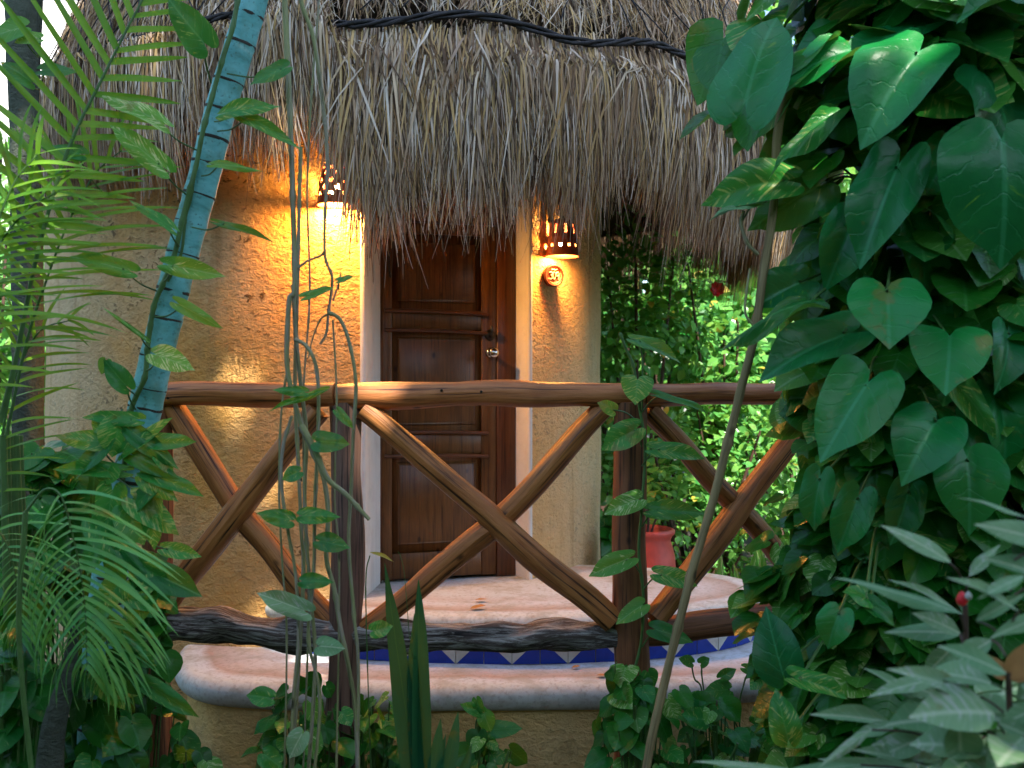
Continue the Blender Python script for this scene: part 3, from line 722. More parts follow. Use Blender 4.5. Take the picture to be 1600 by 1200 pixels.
# ------------------------------------------------------------------ plants
def petiole(mb, a, b, r=.003, sag=.12, bow=(0, 0, 0)):
    a, b = np.array(a, float), np.array(b, float); d = np.linalg.norm(b-a)
    m = (a+b)/2+np.array([0, 0, sag*d])+np.array(bow)*d
    tube(mb, spline([a, m, b], 5), r, 5, cap=False)
def hleaf(fol, st, ax, ay, tx, ty, wpx, Y, anchor=None, tilt=.25, n=(0, -1, .6), tpl=None, droop=.18, fold=.12, mi=0, pr_=.003, sag=.12, wav=.05):
    A = at(ax, ay, Y); T = at(tx, ty, Y); L0 = np.linalg.norm(T-A); T = at(tx, ty, Y-tilt*L0); L = np.linalg.norm(T-A)*1.03
    W = wpx/F*Y/(1.06*L)
    if isinstance(fol, Parts):
        lf = G(); pe = None
        if anchor is not None: pe = G(); petiole(pe, anchor, A, pr_, sag)
        fol.items.append((lf, pe, mi)); fol = lf; mi = 0; anchor = None
    leaves(fol, tpl or HEART, [A], [T-A], [np.array(n)+(rng.normal(0, .15), 0, rng.normal(0, .1))], L, W, droop, fold, wav, mi)
    if anchor is not None: petiole(st, anchor, A, pr_, sag)
    return A
class Parts:
    def __init__(s): s.items = []
    def build(s, name, mats, parent):
        mats = mats if isinstance(mats, (list, tuple)) else [mats]
        for lf, pe, mi in s.items:
            o = lf.build(name, mats[mi], parent)
            if pe: pe.build('petiole', M['petiole'], parent).parent = o
def px(l, Y): return [at(p[0], p[1], p[2] if len(p) > 2 else Y) for p in l]
def nodes_tube(mb, path, r, sides=8, step=.11, mi=0):
    """a stem with swollen nodes"""
    P = spline(path, 8); L = np.concatenate([[0], np.cumsum(np.linalg.norm(np.diff(P, axis=0), axis=1))])
    ph = rng.random()*step; d = np.abs(((L+ph+.03*np.sin(L*11)) % step)-step/2)
    rad = np.interp(L, [0, L[-1]], r if np.ndim(r) else [r, r])*(1+.38*np.exp(-((d)/.006)**2))
    tube(mb, P, rad, sides, wob=.15, wf=15, mi=mi)

# --- the big vine column on the right
CX, CY = 1.44, 3.5
t = thing('tree_trunk', (CX+.06, CY+.12, GZ), 'dark tree trunk hidden inside the big climbing vine on the right', 'tree')
g = G(); tube(g, spline([(CX+.06, CY+.12, GZ), (CX+.1, CY+.15, 1), (CX+.04, CY+.1, 2.2), (CX+.1, CY+.12, 3.6)], 8), .17, 16, wob=.25); g.build('trunk', M['trunk'], t)
vine = thing('climbing_vine', (CX, CY, GZ), 'massive green climbing vine with heart leaves covering the tree trunk on the right', 'climbing vine', 'climbing and trailing vines')
fol = G(); st = G(); big = Parts()
for k in range(9):
    a = rng.uniform(-2.9, -.3); P = [(CX+.24*math.cos(a+.25*math.sin(z*2+k)), CY+.05+.24*math.sin(a+.25*math.sin(z*2+k)), z) for z in np.linspace(GZ, 3.2, 12)]
    nodes_tube(st, P, .009)
def colfill(n, z0, z1, r0, r1, s0, s1, tpl=HEARTM, mi=None, cx=CX, cy=CY, spread=1.75, var=.1, sx=1.0):
    a = rng.uniform(-math.pi/2-spread, -math.pi/2+spread, n); r = rng.uniform(r0, r1, n); z = rng.uniform(z0, z1, n)
    r = r*(1+.16*np.sin(z*3.1+a*2)+.1*np.sin(z*7+a*3))
    out = np.stack([np.cos(a), np.sin(a), 0*a], 1); pos = np.stack([cx+r*np.cos(a)*sx, cy+r*np.sin(a), z], 1)
    dr = out*.75+np.array([0, -.1, -.62])+rng.normal(0, .42, (n, 3)); no = out*.55+np.array([0, -.2, 1.0])+rng.normal(0, .3, (n, 3))
    L = rng.uniform(s0, s1, n); m = rng.random(n)
    for k, sel in ((0, m > .45), (1, (m <= .45) & (m > var)), (2, m <= var)):
        if sel.any(): leaves(fol, tpl, pos[sel], dr[sel], no[sel], L[sel], rng.uniform(.92, 1.25, sel.sum()), rng.uniform(.05, .3, sel.sum()), rng.uniform(.05, .25, sel.sum()), .05, k)
    for i in range(0, n, 4): petiole(st, pos[i]-out[i]*.16+(0, 0, .02), pos[i], .0025)
colfill(420, .7, 3.05, .24, .40, .12, .21)
colfill(300, .7, 3.0, .36, .46, .10, .19)
colfill(420, -.4, .95, .26, .46, .08, .15, var=.3)
colfill(380, -.4, .85, .38, .50, .08, .14, var=.42)
colfill(420, -.3, 1.5, .40, .52, .07, .12, var=.3)
colfill(260, .9, 2.6, .42, .52, .10, .17)
colfill(300, .2, 3.2, .1, .5, .12, .22, cx=CX+.62, cy=CY+.25)
colfill(160, -.4, 1.2, .1, .5, .10, .16, cx=CX+.62, cy=CY+.1, var=.3)
colfill(140, 2.35, 3.1, .3, .62, .14, .24, cx=CX-.0, cy=CY-.1)
fol.build('foliage', [M['pothosdark'], M['pothos'], M['variegated']], vine); 
BL = [  # ax ay tx ty w Y tilt n
 (1168, 152, 1205, -8, 132, 3.0, -.1, (-.3, -1, -.1)), (1432, 82, 1346, 186, 150, 2.85, .5, (-.1, -.8, 1)), (1330, 82, 1212, 112, 95, 3.0, .2, (-.1, -.7, 1)),
 (1292, 188, 1194, 246, 46, 2.95, .3, (-.4, -.8, 1)), (1222, 282, 1103, 293, 78, 3.05, .1, (-.1, -1, .3)), (1272, 296, 1172, 350, 90, 3.1, .1, (0, -1, .2)),
 (1400, 262, 1341, 398, 118, 2.9, .3, (-.3, -1, .5)), (1565, 232, 1583, 402, 205, 2.75, .3, (-.1, -1, .6)), (1386, 455, 1393, 524, 134, 2.8, 1.0, (0, -.6, 1)),
 (1318, 520, 1190, 562, 105, 2.95, .3, (0, -.8, .9)), (1484, 530, 1482, 594, 130, 2.8, 1.2, (0, -.6, 1)), (1352, 604, 1287, 704, 124, 2.75, .5, (-.1, -.8, .8)),
 (1462, 658, 1422, 722, 118, 2.75, .9, (.1, -.6, 1)), (1496, 602, 1570, 682, 50, 2.85, .3, (-.5, -.8, .7)), (1576, 522, 1583, 598, 72, 2.85, .8, (.2, -.8, .8)),
 (1512, 720, 1522, 824, 112, 2.8, .5, (.1, -.8, .7)), (1254, 480, 1122, 514, 40, 2.9, .3, (-.1, -.6, 1)), (1222, 1046, 1193, 950, 76, 3.0, -.1, (-.3, -1, .1)),
 (1352, 935, 1326, 918, 46, 2.7, .5, (-.2, -.8, 1)), (1360, 945, 1402, 966, 46, 2.7, .5, (.2, -.8, 1)), (1430, 40, 1300, 62, 80, 3.0, .3, (0, -.6, 1)),
 (1590, -10, 1500, 5, 60, 2.7, .2, (0, -.6, 1)), (1540, 130, 1610, 240, 140, 2.9, .2, (.3, -.9, .6)), (1480, 240, 1440, 330, 90, 3.0, .2, (.2, -1, .5)),
 (1250, 440, 1180, 470, 80, 3.1, .1, (0, -1, .4)), (1330, 350, 1300, 440, 90, 3.0, .3, (.2, -1, .6)), (1430, 360, 1470, 460, 100, 3.0, .3, (.2, -1, .6)),
 (1560, 620, 1600, 720, 110, 2.95, .4, (.2, -1, .7)), (1500, 660, 1560, 745, 110, 2.95, .5, (0, -.8, .8)), (1340, 780, 1310, 862, 70, 2.95, .2, (-.2, -1, .4)),
 (1420, 770, 1400, 850, 70, 2.95, .3, (.2, -1, .5)), (1280, 750, 1262, 830, 60, 3.0, .1, (-.3, -1, .3)), (1250, 1060, 1330, 1080, 44, 2.9, .3, (.2, -.8, .8)),
 (1230, 1150, 1215, 1085, 50, 2.95, .1, (-.2, -1, .2)), (1300, 60, 1235, 92, 70, 3.15, .1, (0, -1, .4)), (1560, 20, 1480, 70, 100, 3.0, .2, (.1, -.8, .8)),
 (1385, 150, 1290, 130, 80, 3.05, .1, (-.2, -.9, .8)), (1310, 960, 1290, 1010, 60, 2.9, .3, (-.2, -.9, .6)),
]
for (ax, ay, tx, ty, wp, Y, ti, n_) in BL:
    A = at(ax, ay, Y); an = np.array([CX+(A[0]-CX)*.35, CY-.1, A[2]-.05+.1*rng.random()])
    hleaf(big, st, ax, ay, tx, ty, wp, Y, an, ti, n_, HEART, droop=rng.uniform(.22, .5), fold=rng.uniform(.1, .3), pr_=.0042, wav=rng.uniform(.05, .12), sag=.15, mi=1 if (wp < 60 or ay < 300 and tx < 1250 and ay > 200) else 0)
big.build('large_leaf', [M['bigleaf'], M['pothos']], vine); st.build('stem', M['petiole'], vine)

# --- leaning bare stem on the right
t = thing('leaning_stem', at(1010, 1400, 3.1), 'long bare grey-green stem leaning in front of the right railing bay', 'vine')
g = G(); nodes_tube(g, px([(1252, 100), (1218, 190), (1208, 330), (1192, 430), (1180, 520), (1160, 600), (1140, 680), (1112, 790), (1085, 880), (1062, 970), (1040, 1060), (1010, 1200), (990, 1400)], 3.1), [.0135, .014], 10, .2)
g.build('stem', M['greystem'], t)
g = G(); nodes_tube(g, px([(1185, 398), (1168, 380), (1158, 350), (1162, 330)], 3.08), .006); nodes_tube(g, px([(1178, 510), (1165, 490), (1166, 460), (1172, 420)], 3.08), .004)
g.build('side_shoot', M['vine'], t)
f = Parts(); s2 = G(); hleaf(f, s2, 1180, 318, 1105, 330, 30, 3.05, at(1160, 345, 3.08), .2, (0, -.4, 1), mi=0); f.build('leaf', M['pale'], t)

# --- vine on the railing post
t = thing('trailing_vine', (P2[0], P2[1]-.1, GZ), 'slender vine with heart leaves climbing the right hand railing post', 'climbing vine', 'climbing and trailing vines')
f = Parts(); s2 = G(); Y = 3.76
nodes_tube(s2, px([(1000, 1180), (985, 1090), (1002, 1000), (1005, 930), (998, 860), (1003, 790), (1008, 700), (1000, 640), (990, 575), (978, 545), (968, 520)], Y), .0055)
nodes_tube(s2, px([(1003, 640), (1004, 570), (1001, 540)], Y-.02), .0035)
PL = [(996, 596, 993, 628, 52, .9, (0, -1, .6)), (1032, 618, 1108, 632, 30, .3, (0, -.5, 1)), (990, 672, 940, 700, 46, .2, (0, -1, .4)), (1030, 702, 1103, 710, 34, .2, (0, -1, .5)),
      (993, 782, 945, 800, 40, .2, (0, -1, .4)), (1028, 797, 1106, 798, 34, .1, (0, -1, .5)), (978, 874, 920, 896, 38, .2, (0, -1, .4)), (1034, 898, 1092, 912, 36, .2, (0, -1, .4)),
      (1000, 948, 962, 972, 34, .3, (0, -1, .6)), (1028, 985, 1084, 1000, 34, .3, (0, -1, .6)), (1000, 533, 1068, 556, 32, .2, (0, -.8, .8)), (957, 640, 935, 628, 26, .2, (0, -1, .4))]
for i, q in enumerate(PL): hleaf(f, s2, *q[:5], Y-.05, at(1003, q[1]+26, Y), q[5], q[6], HEART, droop=.2, fold=.14, mi=int(i in (4, 6, 8)), wav=.04)
f.build('leaf', [M['pothos'], M['variegated']], t); s2.build('stem', M['petiole'], t)

# --- hanging lianas
HV = [([(442, -60), (445, 0), (450, 110), (455, 230), (458, 330), (460, 450), (452, 470), (448, 560), (456, 610), (470, 660), (490, 710), (505, 745), (513, 800), (510, 870), (522, 920), (532, 980), (548, 1060), (556, 1120), (562, 1300)], .0085, .0065, 3.2),
      ([(468, -60), (470, 0), (490, 60), (503, 150), (512, 250), (508, 330), (508, 400), (519, 435), (513, 490), (510, 520), (500, 538)], .0065, .004, 3.25),
      ([(513, 488), (532, 500), (547, 540), (556, 600), (552, 680), (549, 760), (545, 850), (553, 960), (560, 1050), (557, 1300)], .0055, .005, 3.2),
      ([(458, 445), (462, 520), (470, 600), (479, 680), (476, 760), (479, 850), (487, 950), (492, 1050), (475, 1300)], .006, .006, 3.22),
      ([(461, 530), (479, 541), (493, 570), (498, 620), (496, 700), (492, 800), (490, 900), (482, 1000), (500, 1100), (480, 1300)], .0055, .005, 3.16),
      ([(456, 650), (442, 700), (440, 760), (450, 830), (462, 900), (466, 1000), (458, 1100), (450, 1300)], .0048, .005, 3.14),
      ([(470, 665), (490, 700), (512, 748), (540, 772), (577, 812)], .011, .006, 3.12),
      ([(470, 230), (468, 300), (466, 400), (461, 600), (465, 700), (471, 830), (474, 900), (466, 1050), (450, 1300)], .0055, .0065, 3.26),
      ([(500, -60), (497, 20), (486, 160), (480, 300), (484, 460), (474, 620), (476, 800), (482, 960), (470, 1300)], .003, .003, 3.28),
      ([(452, 560), (440, 640), (436, 760), (441, 880), (448, 1000), (442, 1300)], .0032, .003, 3.24), ([(520, 500), (526, 620), (523, 780), (530, 900), (524, 1300)], .003, .003, 3.27),
      ([(464, 420), (480, 408), (500, 400), (507, 392)], .004, .0035, 3.24), ([(513, 490), (500, 500), (488, 530), (482, 560)], .003, .002, 3.22),
      ([(520, 470), (530, 440), (532, 425)], .003, .002, 3.2)]
t = thing('hanging_vine', at(480, 1300, 3.2), 'tangle of thin bare stems with sparse leaves hanging before the left wall', 'hanging vine', 'climbing and trailing vines')
for (l, r0, r1, Y) in HV:
    g = G(); nodes_tube(g, px(l, Y), [r0*1.1, r1*1.05], 8, .16); g.build('stem', M['vine'], t)
f = Parts(); s2 = G()
for i, q in enumerate([(470, 612, 425, 607, 18, .2), (492, 614, 412, 640, 12, .1), (500, 690, 545, 692, 40, .1), (465, 738, 440, 748, 28, .2), (448, 812, 402, 800, 30, .3), (478, 806, 530, 806, 28, .2),
           (503, 846, 546, 854, 32, .2), (470, 952, 402, 926, 40, .2), (503, 1010, 538, 1012, 34, .2), (478, 908, 520, 908, 26, .2), (530, 645, 552, 668, 18, .1), (480, 462, 520, 446, 20, .1),
           (530, 438, 552, 430, 14, .1), (470, 1150, 450, 1185, 38, .2), (420, 1090, 385, 1085, 34, .2), (585, 985, 612, 978, 30, .2), (415, 1180, 440, 1200, 34, .2)]):
    an = px([(q[0]+(rng.random()-.5)*14, q[1]+14)], 3.2)[0]
    hleaf(f, s2, *q[:5], 3.1, an, q[5], (0, -1, .5), HEART, droop=.15, fold=.1, mi=int(i in (7, 8, 13)), pr_=.0022)
f.build('leaf', [M['pothos'], M['pale']], t)

# --- blue-green palm stem with rings
BP = px([(412, -80), (395, 0), (372, 80), (345, 170), (318, 280), (290, 380), (264, 480), (242, 570), (224, 650), (208, 720), (190, 800), (172, 900), (155, 1050), (145, 1300)], 3.3)
t = thing('ringed_palm_stem', at(145, 1300, 3.3), 'leaning blue-green ringed palm stem left of the hut', 'palm')
S_ = spline(BP, 10); Ls = np.concatenate([[0], np.cumsum(np.linalg.norm(np.diff(S_, axis=0), axis=1))])
rads = np.interp(Ls, [0, Ls[-1]], [.047, .060]); rp = np.arange(.12, Ls[-1], .105)+rng.normal(0, .012, len(np.arange(.12, Ls[-1], .105)))
sw = sum(np.exp(-((Ls-q)/.014)**2) for q in rp)
g = G(); tube(g, S_, rads*(1+.045*sw), 24); g.build('stem', M['bamboo'], t)
for q in rp:
    c = np.array([np.interp(q, Ls, S_[:, i]) for i in range(3)]); hh_ = rng.uniform(.003, .008); c2 = np.array([np.interp(q+hh_, Ls, S_[:, i]) for i in range(3)])
    g = G(); tube(g, [c-(c2-c)*.5, c, c2], np.interp(q, Ls, rads)*np.array([1.03, 1.055, 1.03]), 24, cap=False, wob=.05, wf=60); g.build('ring_scar', M['ring'], t)
t = thing('climbing_vine', at(190, 800, 3.2), 'leafy vine with pointed striped leaves climbing the ringed palm stem', 'climbing vine', 'climbing and trailing vines')
s2 = G(); f = Parts()
nodes_tube(s2, px([(378, -40), (364, 40), (350, 85), (336, 135), (318, 200), (306, 260), (288, 330), (272, 400), (254, 445), (240, 480), (231, 540), (226, 590), (205, 640), (195, 720), (185, 800)], 3.22), [.008, .009], 8, .09)
nodes_tube(s2, px([(306, 260), (298, 310), (290, 340), (282, 400), (262, 440)], 3.24), .005)
VL = [(315, 62, 258, -4, 60, 0, (330, 130)), (243, 188, 155, 140, 34, 2, (308, 235)), (247, 255, 170, 190, 42, 2, (292, 305)), (262, 352, 203, 308, 20, 0, (280, 385)), (192, 420, 105, 395, 34, 2, (245, 455)),
      (360, 175, 436, 158, 34, 0, (335, 190)), (440, 108, 388, 128, 34, 0, (355, 115)), (385, 185, 470, 225, 22, 0, (340, 205)), (342, 258, 408, 262, 16, 2, (315, 275)), (350, 350, 428, 372, 14, 0, (300, 355)),
      (270, 415, 347, 430, 34, 2, (256, 440)), (285, 478, 345, 512, 24, 2, (240, 495)), (248, 556, 303, 575, 40, 2, (228, 580)), (218, 522, 158, 478, 8, 2, (236, 545)), (165, 565, 158, 585, 22, 0, (215, 620)),
      (195, 600, 160, 560, 34, 0, (212, 640)), (205, 655, 125, 648, 28, 0, (215, 690)), (185, 665, 176, 715, 60, 0, (200, 640)), (248, 690, 303, 688, 32, 0, (215, 680)), (250, 715, 270, 740, 26, 0, (220, 700)),
      (240, 742, 316, 770, 34, 0, (205, 720)), (262, 858, 312, 868, 28, 0, (215, 830)), (240, 790, 236, 860, 40, 0, (200, 780)), (200, 700, 262, 650, 30, 0, (200, 720)), (150, 690, 85, 680, 34, 0, (195, 735)),
      (180, 735, 78, 728, 30, 0, (195, 750)), (200, 800, 225, 850, 60, 0, (190, 790)), (175, 770, 165, 830, 52, 0, (188, 760)), (215, 880, 262, 912, 46, 0, (185, 850)), (160, 840, 130, 900, 46, 0, (180, 830)),
      (225, 940, 200, 985, 36, 0, (180, 900)), (120, 240, 60, 225, 30, 0, (160, 300)), (30, 45, -30, 60, 44, 2, (60, 90)), (58, 60, 20, 62, 30, 2, (60, 90)), (70, 110, 118, 108, 30, 0, (60, 140)), (45, 125, 0, 92, 34, 0, (60, 140))]
for k_ in range(24):
    ax_ = rng.uniform(140, 250); ay_ = 660+k_*18; an_ = rng.uniform(-1.4, 1.4)+(0 if k_ % 2 else math.pi*.85); ll_ = rng.uniform(45, 78)
    VL.append((ax_, ay_, ax_+ll_*math.cos(an_*.6), ay_+abs(ll_*math.sin(an_))*.7+14, rng.uniform(30, 54), int(rng.random() < .3), (195-(ay_-600)*.06, ay_-20)))
for q in VL:
    hleaf(f, s2, *q[:5], 3.12, at(*q[6], 3.22), .15, (rng.normal(0, .2), -1, .45), HEART if q[4] > 30 else HEARTM, droop=.15, fold=.16, mi=q[5], pr_=.0028, sag=-.08)
f.build('leaf', [M['pothos'], M['pothosdark'], M['variegated']], t); s2.build('stem', M['petiole'], t)

# --- palms
def frond(parent, l, Y, nl, LL, mat, a_side=.9, a_tan=.45, droop=.25, w=.012, sides=(1, -1), up=(0, -.7, .7), r=.006, t0=.12, prof_=None, yback=.0, right=1.0):
    P = spline(px(l, Y), 12); L = np.concatenate([[0], np.cumsum(np.linalg.norm(np.diff(P, axis=0), axis=1))]); T = nrm(np.gradient(P, axis=0))
    n = len(P); g = G(); tube(g, P, np.linspace(r, r*.3, n), 6, mi=1)
    for sd in sides:
        s_ = np.linspace(t0, .995, nl)*L[-1]+rng.normal(0, L[-1]*.004, nl)
        pos = np.stack([np.interp(s_, L, P[:, i]) for i in range(3)], 1); tan = nrm(np.stack([np.interp(s_, L, T[:, i]) for i in range(3)], 1))
        view = np.array([0, 1, 0]); side = nrm(np.cross(tan, view))*sd; f_ = (s_/L[-1]-t0)/(1-t0)
        ll = LL*np.interp(f_, [0, .2, .5, .8, 1], [.6, .95, 1, .75, .35])*(1 if sd > 0 else right)
        ats = a_tan+.9*f_[:, None]**2
        d = side*a_side+tan*ats+np.array([0, -.15+yback*(sd < 0), 0])+rng.normal(0, .05, (nl, 3))
        no = np.array(up)+rng.normal(0, .12, (nl, 3))
        leaves(g, STRAP, pos, d, no, ll, w/ll, droop*rng.uniform(.7, 1.3, nl), .3, .01, 0)
    return g.build('frond', [mat, M['petiole']], parent)
t = thing('areca_palm', at(20, 1100, 3.4), 'feathery green palm with arching fronds at the left edge', 'palm')
frond(t, [(0, 660), (25, 560), (58, 398), (105, 238), (160, 122), (216, 12), (262, -70)], 3.1, 20, .46, M['palm'], t0=.34, droop=.12, w=.021, up=(.1, -1, .1), a_side=.95, a_tan=.35, r=.009, yback=.7, right=.6)
frond(t, [(10, 680), (40, 540), (70, 445), (108, 345), (150, 270), (190, 235)], 3.2, 17, .40, M['palm'], t0=.3, droop=.22, w=.015, r=.006)
frond(t, [(-60, 560), (-20, 400), (20, 290), (60, 240)], 3.0, 14, .36, M['palm'], t0=.2, droop=.25, w=.015)
frond(t, [(-80, 700), (-40, 500), (-10, 400), (40, 330), (90, 300)], 3.0, 14, .38, M['palm'], t0=.2, droop=.3, w=.015)
frond(t, [(-40, 900), (0, 700), (20, 600), (60, 520), (110, 500)], 3.3, 16, .26, M['palm'], t0=.3, droop=.3, w=.012)
g = G()
for k in range(6): tube(g, spline(px([(20+k*9, 1300), (10+k*6, 900), (5+k*5, 680)], 3.3+.03*k), 6), .012, 8, wob=.1)
g.build('stem', M['petiole'], t)
t = thing('hanging_palm', at(60, 1200, 2.9), 'low palm with drooping feathery fronds in the lower left corner', 'palm')
frond(t, [(40, 800), (70, 765), (95, 775), (112, 830), (123, 880), (133, 950), (136, 1040)], 2.75, 24, .33, M['palm2'], t0=.22, droop=.62, w=.014, up=(0, -.45, 1), a_side=1.0, a_tan=.25, r=.004)
frond(t, [(-70, 830), (-20, 820), (10, 850), (28, 920), (34, 1000)], 2.95, 20, .26, M['palm2'], t0=.2, droop=.6, w=.0095, up=(0, -.4, 1), a_side=1, a_tan=.3, r=.004)
frond(t, [(150, 960), (160, 980), (170, 1020), (172, 1070)], 3.1, 14, .2, M['palm2'], t0=.1, droop=.6, w=.008, up=(0, -.4, 1), a_side=1, a_tan=.3, r=.003)
g = G(); tube(g, spline(px([(70, 1300), (82, 1150), (104, 1060), (118, 980)], 3.0), 6), np.linspace(.05, .012, 19), 14, wob=.1); g.build('trunk', M['trunk'], t)
g = G(); tube(g, spline(px([(60, 1300), (30, 1000), (40, 800)], 2.9), 6), .008, 8); g.build('stalk', M['petiole'], t)

t = thing('slim_tree', at(38, 600, 4.7)*(1, 1, 0)+(0, 0, GZ), 'slim dark mossy tree trunk at the far left edge', 'tree')
g = G(); tube(g, spline([(at(34, 0, 4.7)[0]+.03*math.sin(z), 4.7, z) for z in np.linspace(GZ, 4.2, 10)], 6), .068, 16, wob=.2); g.build('trunk', M['trunk'], t)
g = G(); tube(g, spline([(at(56, 0, 4.9)[0]+.02*math.sin(z*2), 4.9, z) for z in np.linspace(GZ, 4.2, 10)], 6), .025, 10, wob=.2); g.build('stem', M['trunk'], t)

# --- undergrowth clumps (each plant its own thing)
def clump(name, label, c, rad, hgt, n, s0, s1, mats, probs, group=None, tpl=HEARTM, cat='plant', down=.6, stems=10, seedz=GZ):
    t = thing(name, (c[0], c[1], seedz), label, cat, group)
    f = G(); s2 = G(); u = rng.random(n); a = rng.uniform(0, 6.28, n); rr_ = np.sqrt(rng.random(n))
    z = seedz+hgt*u**.8; k = 1-.55*u
    k = k*(1+.25*np.sin(a*3+z*6)); pos = np.stack([c[0]+rad[0]*rr_*k*np.cos(a), c[1]+rad[1]*rr_*k*np.sin(a), z], 1)
    out = np.stack([np.cos(a), np.sin(a), 0*a], 1)
    d = out*.6+rng.normal(0, .4, (n, 3))+np.array([0, -.25, -down]); no = np.array([0, -.55, .8])+out*.3+rng.normal(0, .3, (n, 3)); L = rng.uniform(s0, s1, n)
    m = rng.choice(len(mats), n, p=probs)
    for q in range(len(mats)):
        s_ = m == q
        if s_.any(): leaves(f, tpl, pos[s_], d[s_], no[s_], L[s_], rng.uniform(.85, 1.15, s_.sum()), rng.uniform(.05, .3, s_.sum()), rng.uniform(.08, .25, s_.sum()), .05, q)
    f.build('foliage', [M[x] for x in mats], t)
    for i in range(0, n, max(1, n//(stems*4))):
        b = pos[i]; a_ = (c[0]+(b[0]-c[0])*.5, c[1]+(b[1]-c[1])*.5, seedz); petiole(s2, a_, b, .003, .1)
    for i in range(stems):
        a_ = rng.uniform(0, 6.28); r_ = rng.random()*.7
        nodes_tube(s2, [(c[0]+.2*rad[0]*math.cos(a_), c[1]+.2*rad[1]*math.sin(a_), seedz), (c[0]+.5*rad[0]*r_*math.cos(a_), c[1]+.5*rad[1]*r_*math.sin(a_), seedz+hgt*.5), (c[0]+rad[0]*r_*math.cos(a_+.4), c[1]+rad[1]*r_*math.sin(a_+.4), seedz+hgt*.85)], .005)
    s2.build('stem', M['petiole'], t); return t
GV = 'low heart-leaved plants in front of the steps'
PM = (['pothosdark', 'pothos', 'variegated'], [.45, .35, .2])
def cl(px_, Y, w_, top, n, label, s=(.05, .095), mats=PM, g_=GV, name='pothos_plant'):
    X = (px_-800)/F*Y; h = CZ-(top-600)/F*Y-GZ
    return clump(name, label, (X, Y), (w_/F*Y/2, min(.35, w_/F*Y/2)), h, n, s[0], s[1], mats[0], mats[1], g_)
cl(470, 3.75, 210, 1068, 120, 'leafy low plant with cream-striped leaves at the foot of the hanging stems')
cl(585, 3.9, 150, 1092, 80, 'low dark heart-leaved plant at the foot of the weathered middle post')
cl(755, 3.85, 150, 1140, 36, 'low sprawling heart-leaved plant just right of the spear-leaved plant')
cl(1000, 3.72, 200, 1035, 130, 'bushy heart-leaved plant round the base of the post with the vine')
cl(1120, 3.75, 220, 1095, 90, 'sprawling heart-leaved plant below the right end of the lower step')
cl(1225, 3.55, 120, 1040, 55, 'heart-leaved plant between the lower step and the big climbing vine')
cl(310, 3.6, 130, 1165, 30, 'low dark heart-leaved plant below the left end of the lower step')
GL = 'dark undergrowth plants in the left corner'
DM = (['pothosdark', 'pothos'], [.75, .25])
cl(215, 3.7, 150, 860, 120, 'tall dark heart-leaved plant against the left railing post', (.07, .13), DM, GL)
cl(60, 3.9, 260, 700, 200, 'dense dark heart-leaved plant filling the far left corner behind the palm', (.09, .16), DM, GL)
cl(150, 3.3, 200, 1010, 130, 'dark heart-leaved plant under the drooping palm frond', (.07, .13), DM, GL)
cl(20, 3.1, 140, 960, 90, 'dark heart-leaved plant at the left edge below the palm', (.07, .13), DM, GL)
# twiggy shoots above the low plants
t = thing('trailing_vine', at(740, 1250, 3.9), 'small upright vine shoot with a few striped leaves before the steps', 'climbing vine', 'climbing and trailing vines')
f = Parts(); s2 = G()
nodes_tube(s2, px([(735, 1300), (742, 1180), (748, 1130), (750, 1105)], 3.9), .005); nodes_tube(s2, px([(760, 1300), (748, 1190), (744, 1130), (757, 1116)], 3.92), .004)
for i, q in enumerate([(752, 1112, 720, 1100, 22), (757, 1118, 768, 1145, 28), (772, 1140, 815, 1136, 32), (745, 1095, 752, 1118, 18), (768, 1180, 800, 1188, 26)]):
    hleaf(f, s2, *q, 3.85, px([(748, 1150)], 3.9)[0], .2, (0, -1, .6), HEART, mi=int(i == 1))
f.build('leaf', [M['pothos'], M['variegated']], t); s2.build('stem', M['petiole'], t)
t = thing('trailing_vine', at(1130, 1250, 3.9), 'thin vine shoots with small leaves creeping over the right of the lower step', 'climbing vine', 'climbing and trailing vines')
f = Parts(); s2 = G()
for (l, lf) in (([(1150, 1300), (1148, 1140), (1140, 1080), (1128, 1058)], (1128, 1058, 1150, 1045)), ([(1100, 1250), (1098, 1090), (1085, 1060), (1080, 1035)], (1080, 1035, 1062, 1028)), ([(1130, 1250), (1100, 1080), (1096, 1040)], (1096, 1036, 1108, 1028)),
                ([(1170, 1250), (1155, 1120), (1162, 1070), (1170, 1048)], (1168, 1045, 1205, 1058)), ([(1200, 1250), (1140, 1110), (1112, 1085)], (1135, 1078, 1100, 1080))):
    nodes_tube(s2, px(l, 3.9), .0032); hleaf(f, s2, *lf, 20 if lf[0] != 1135 else 34, 3.88, None, .2, (0, -1, .6), HEARTM)
f.build('leaf', M['pothos'], t); s2.build('stem', M['petiole'], t)

# --- spear-leaved plant
t = thing('spear_plant', at(655, 1330, 3.4), 'upright dark green spear-leaved plant beside the weathered middle post', 'plant')
for (bx, by, tx, ty, wp, dp, nx) in ((668, 1330, 597, 880, 34, .03, -.2), (658, 1330, 652, 905, 30, -.02, .4), (664, 1330, 640, 960, 26, .03, -.5), (670, 1330, 722, 1118, 26, .12, .3), (662, 1330, 690, 1150, 22, .1, -.3), (672, 1330, 745, 1170, 24, .15, .4), (660, 1330, 690, 1125, 26, .05, .2)):
    g = G(); A = at(bx, by, 3.4); T_ = at(tx, ty, 3.38); L = np.linalg.norm(T_-A)
    leaves(g, STRAP, [A], [T_-A], [(nx, -1, .2)], L, wp/F*3.4/L, dp, .35, .012); g.build('leaf', M['spear'], t)
t2 = thing('seedling', at(583, 1150, 3.5), 'thin twig with a curled yellow-orange leaf at its tip beside the middle post', 'plant')
f = Parts(); s2 = G(); nodes_tube(s2, px([(583, 1300), (573, 1000), (572, 900), (578, 868)], 3.5), .0022, 6)
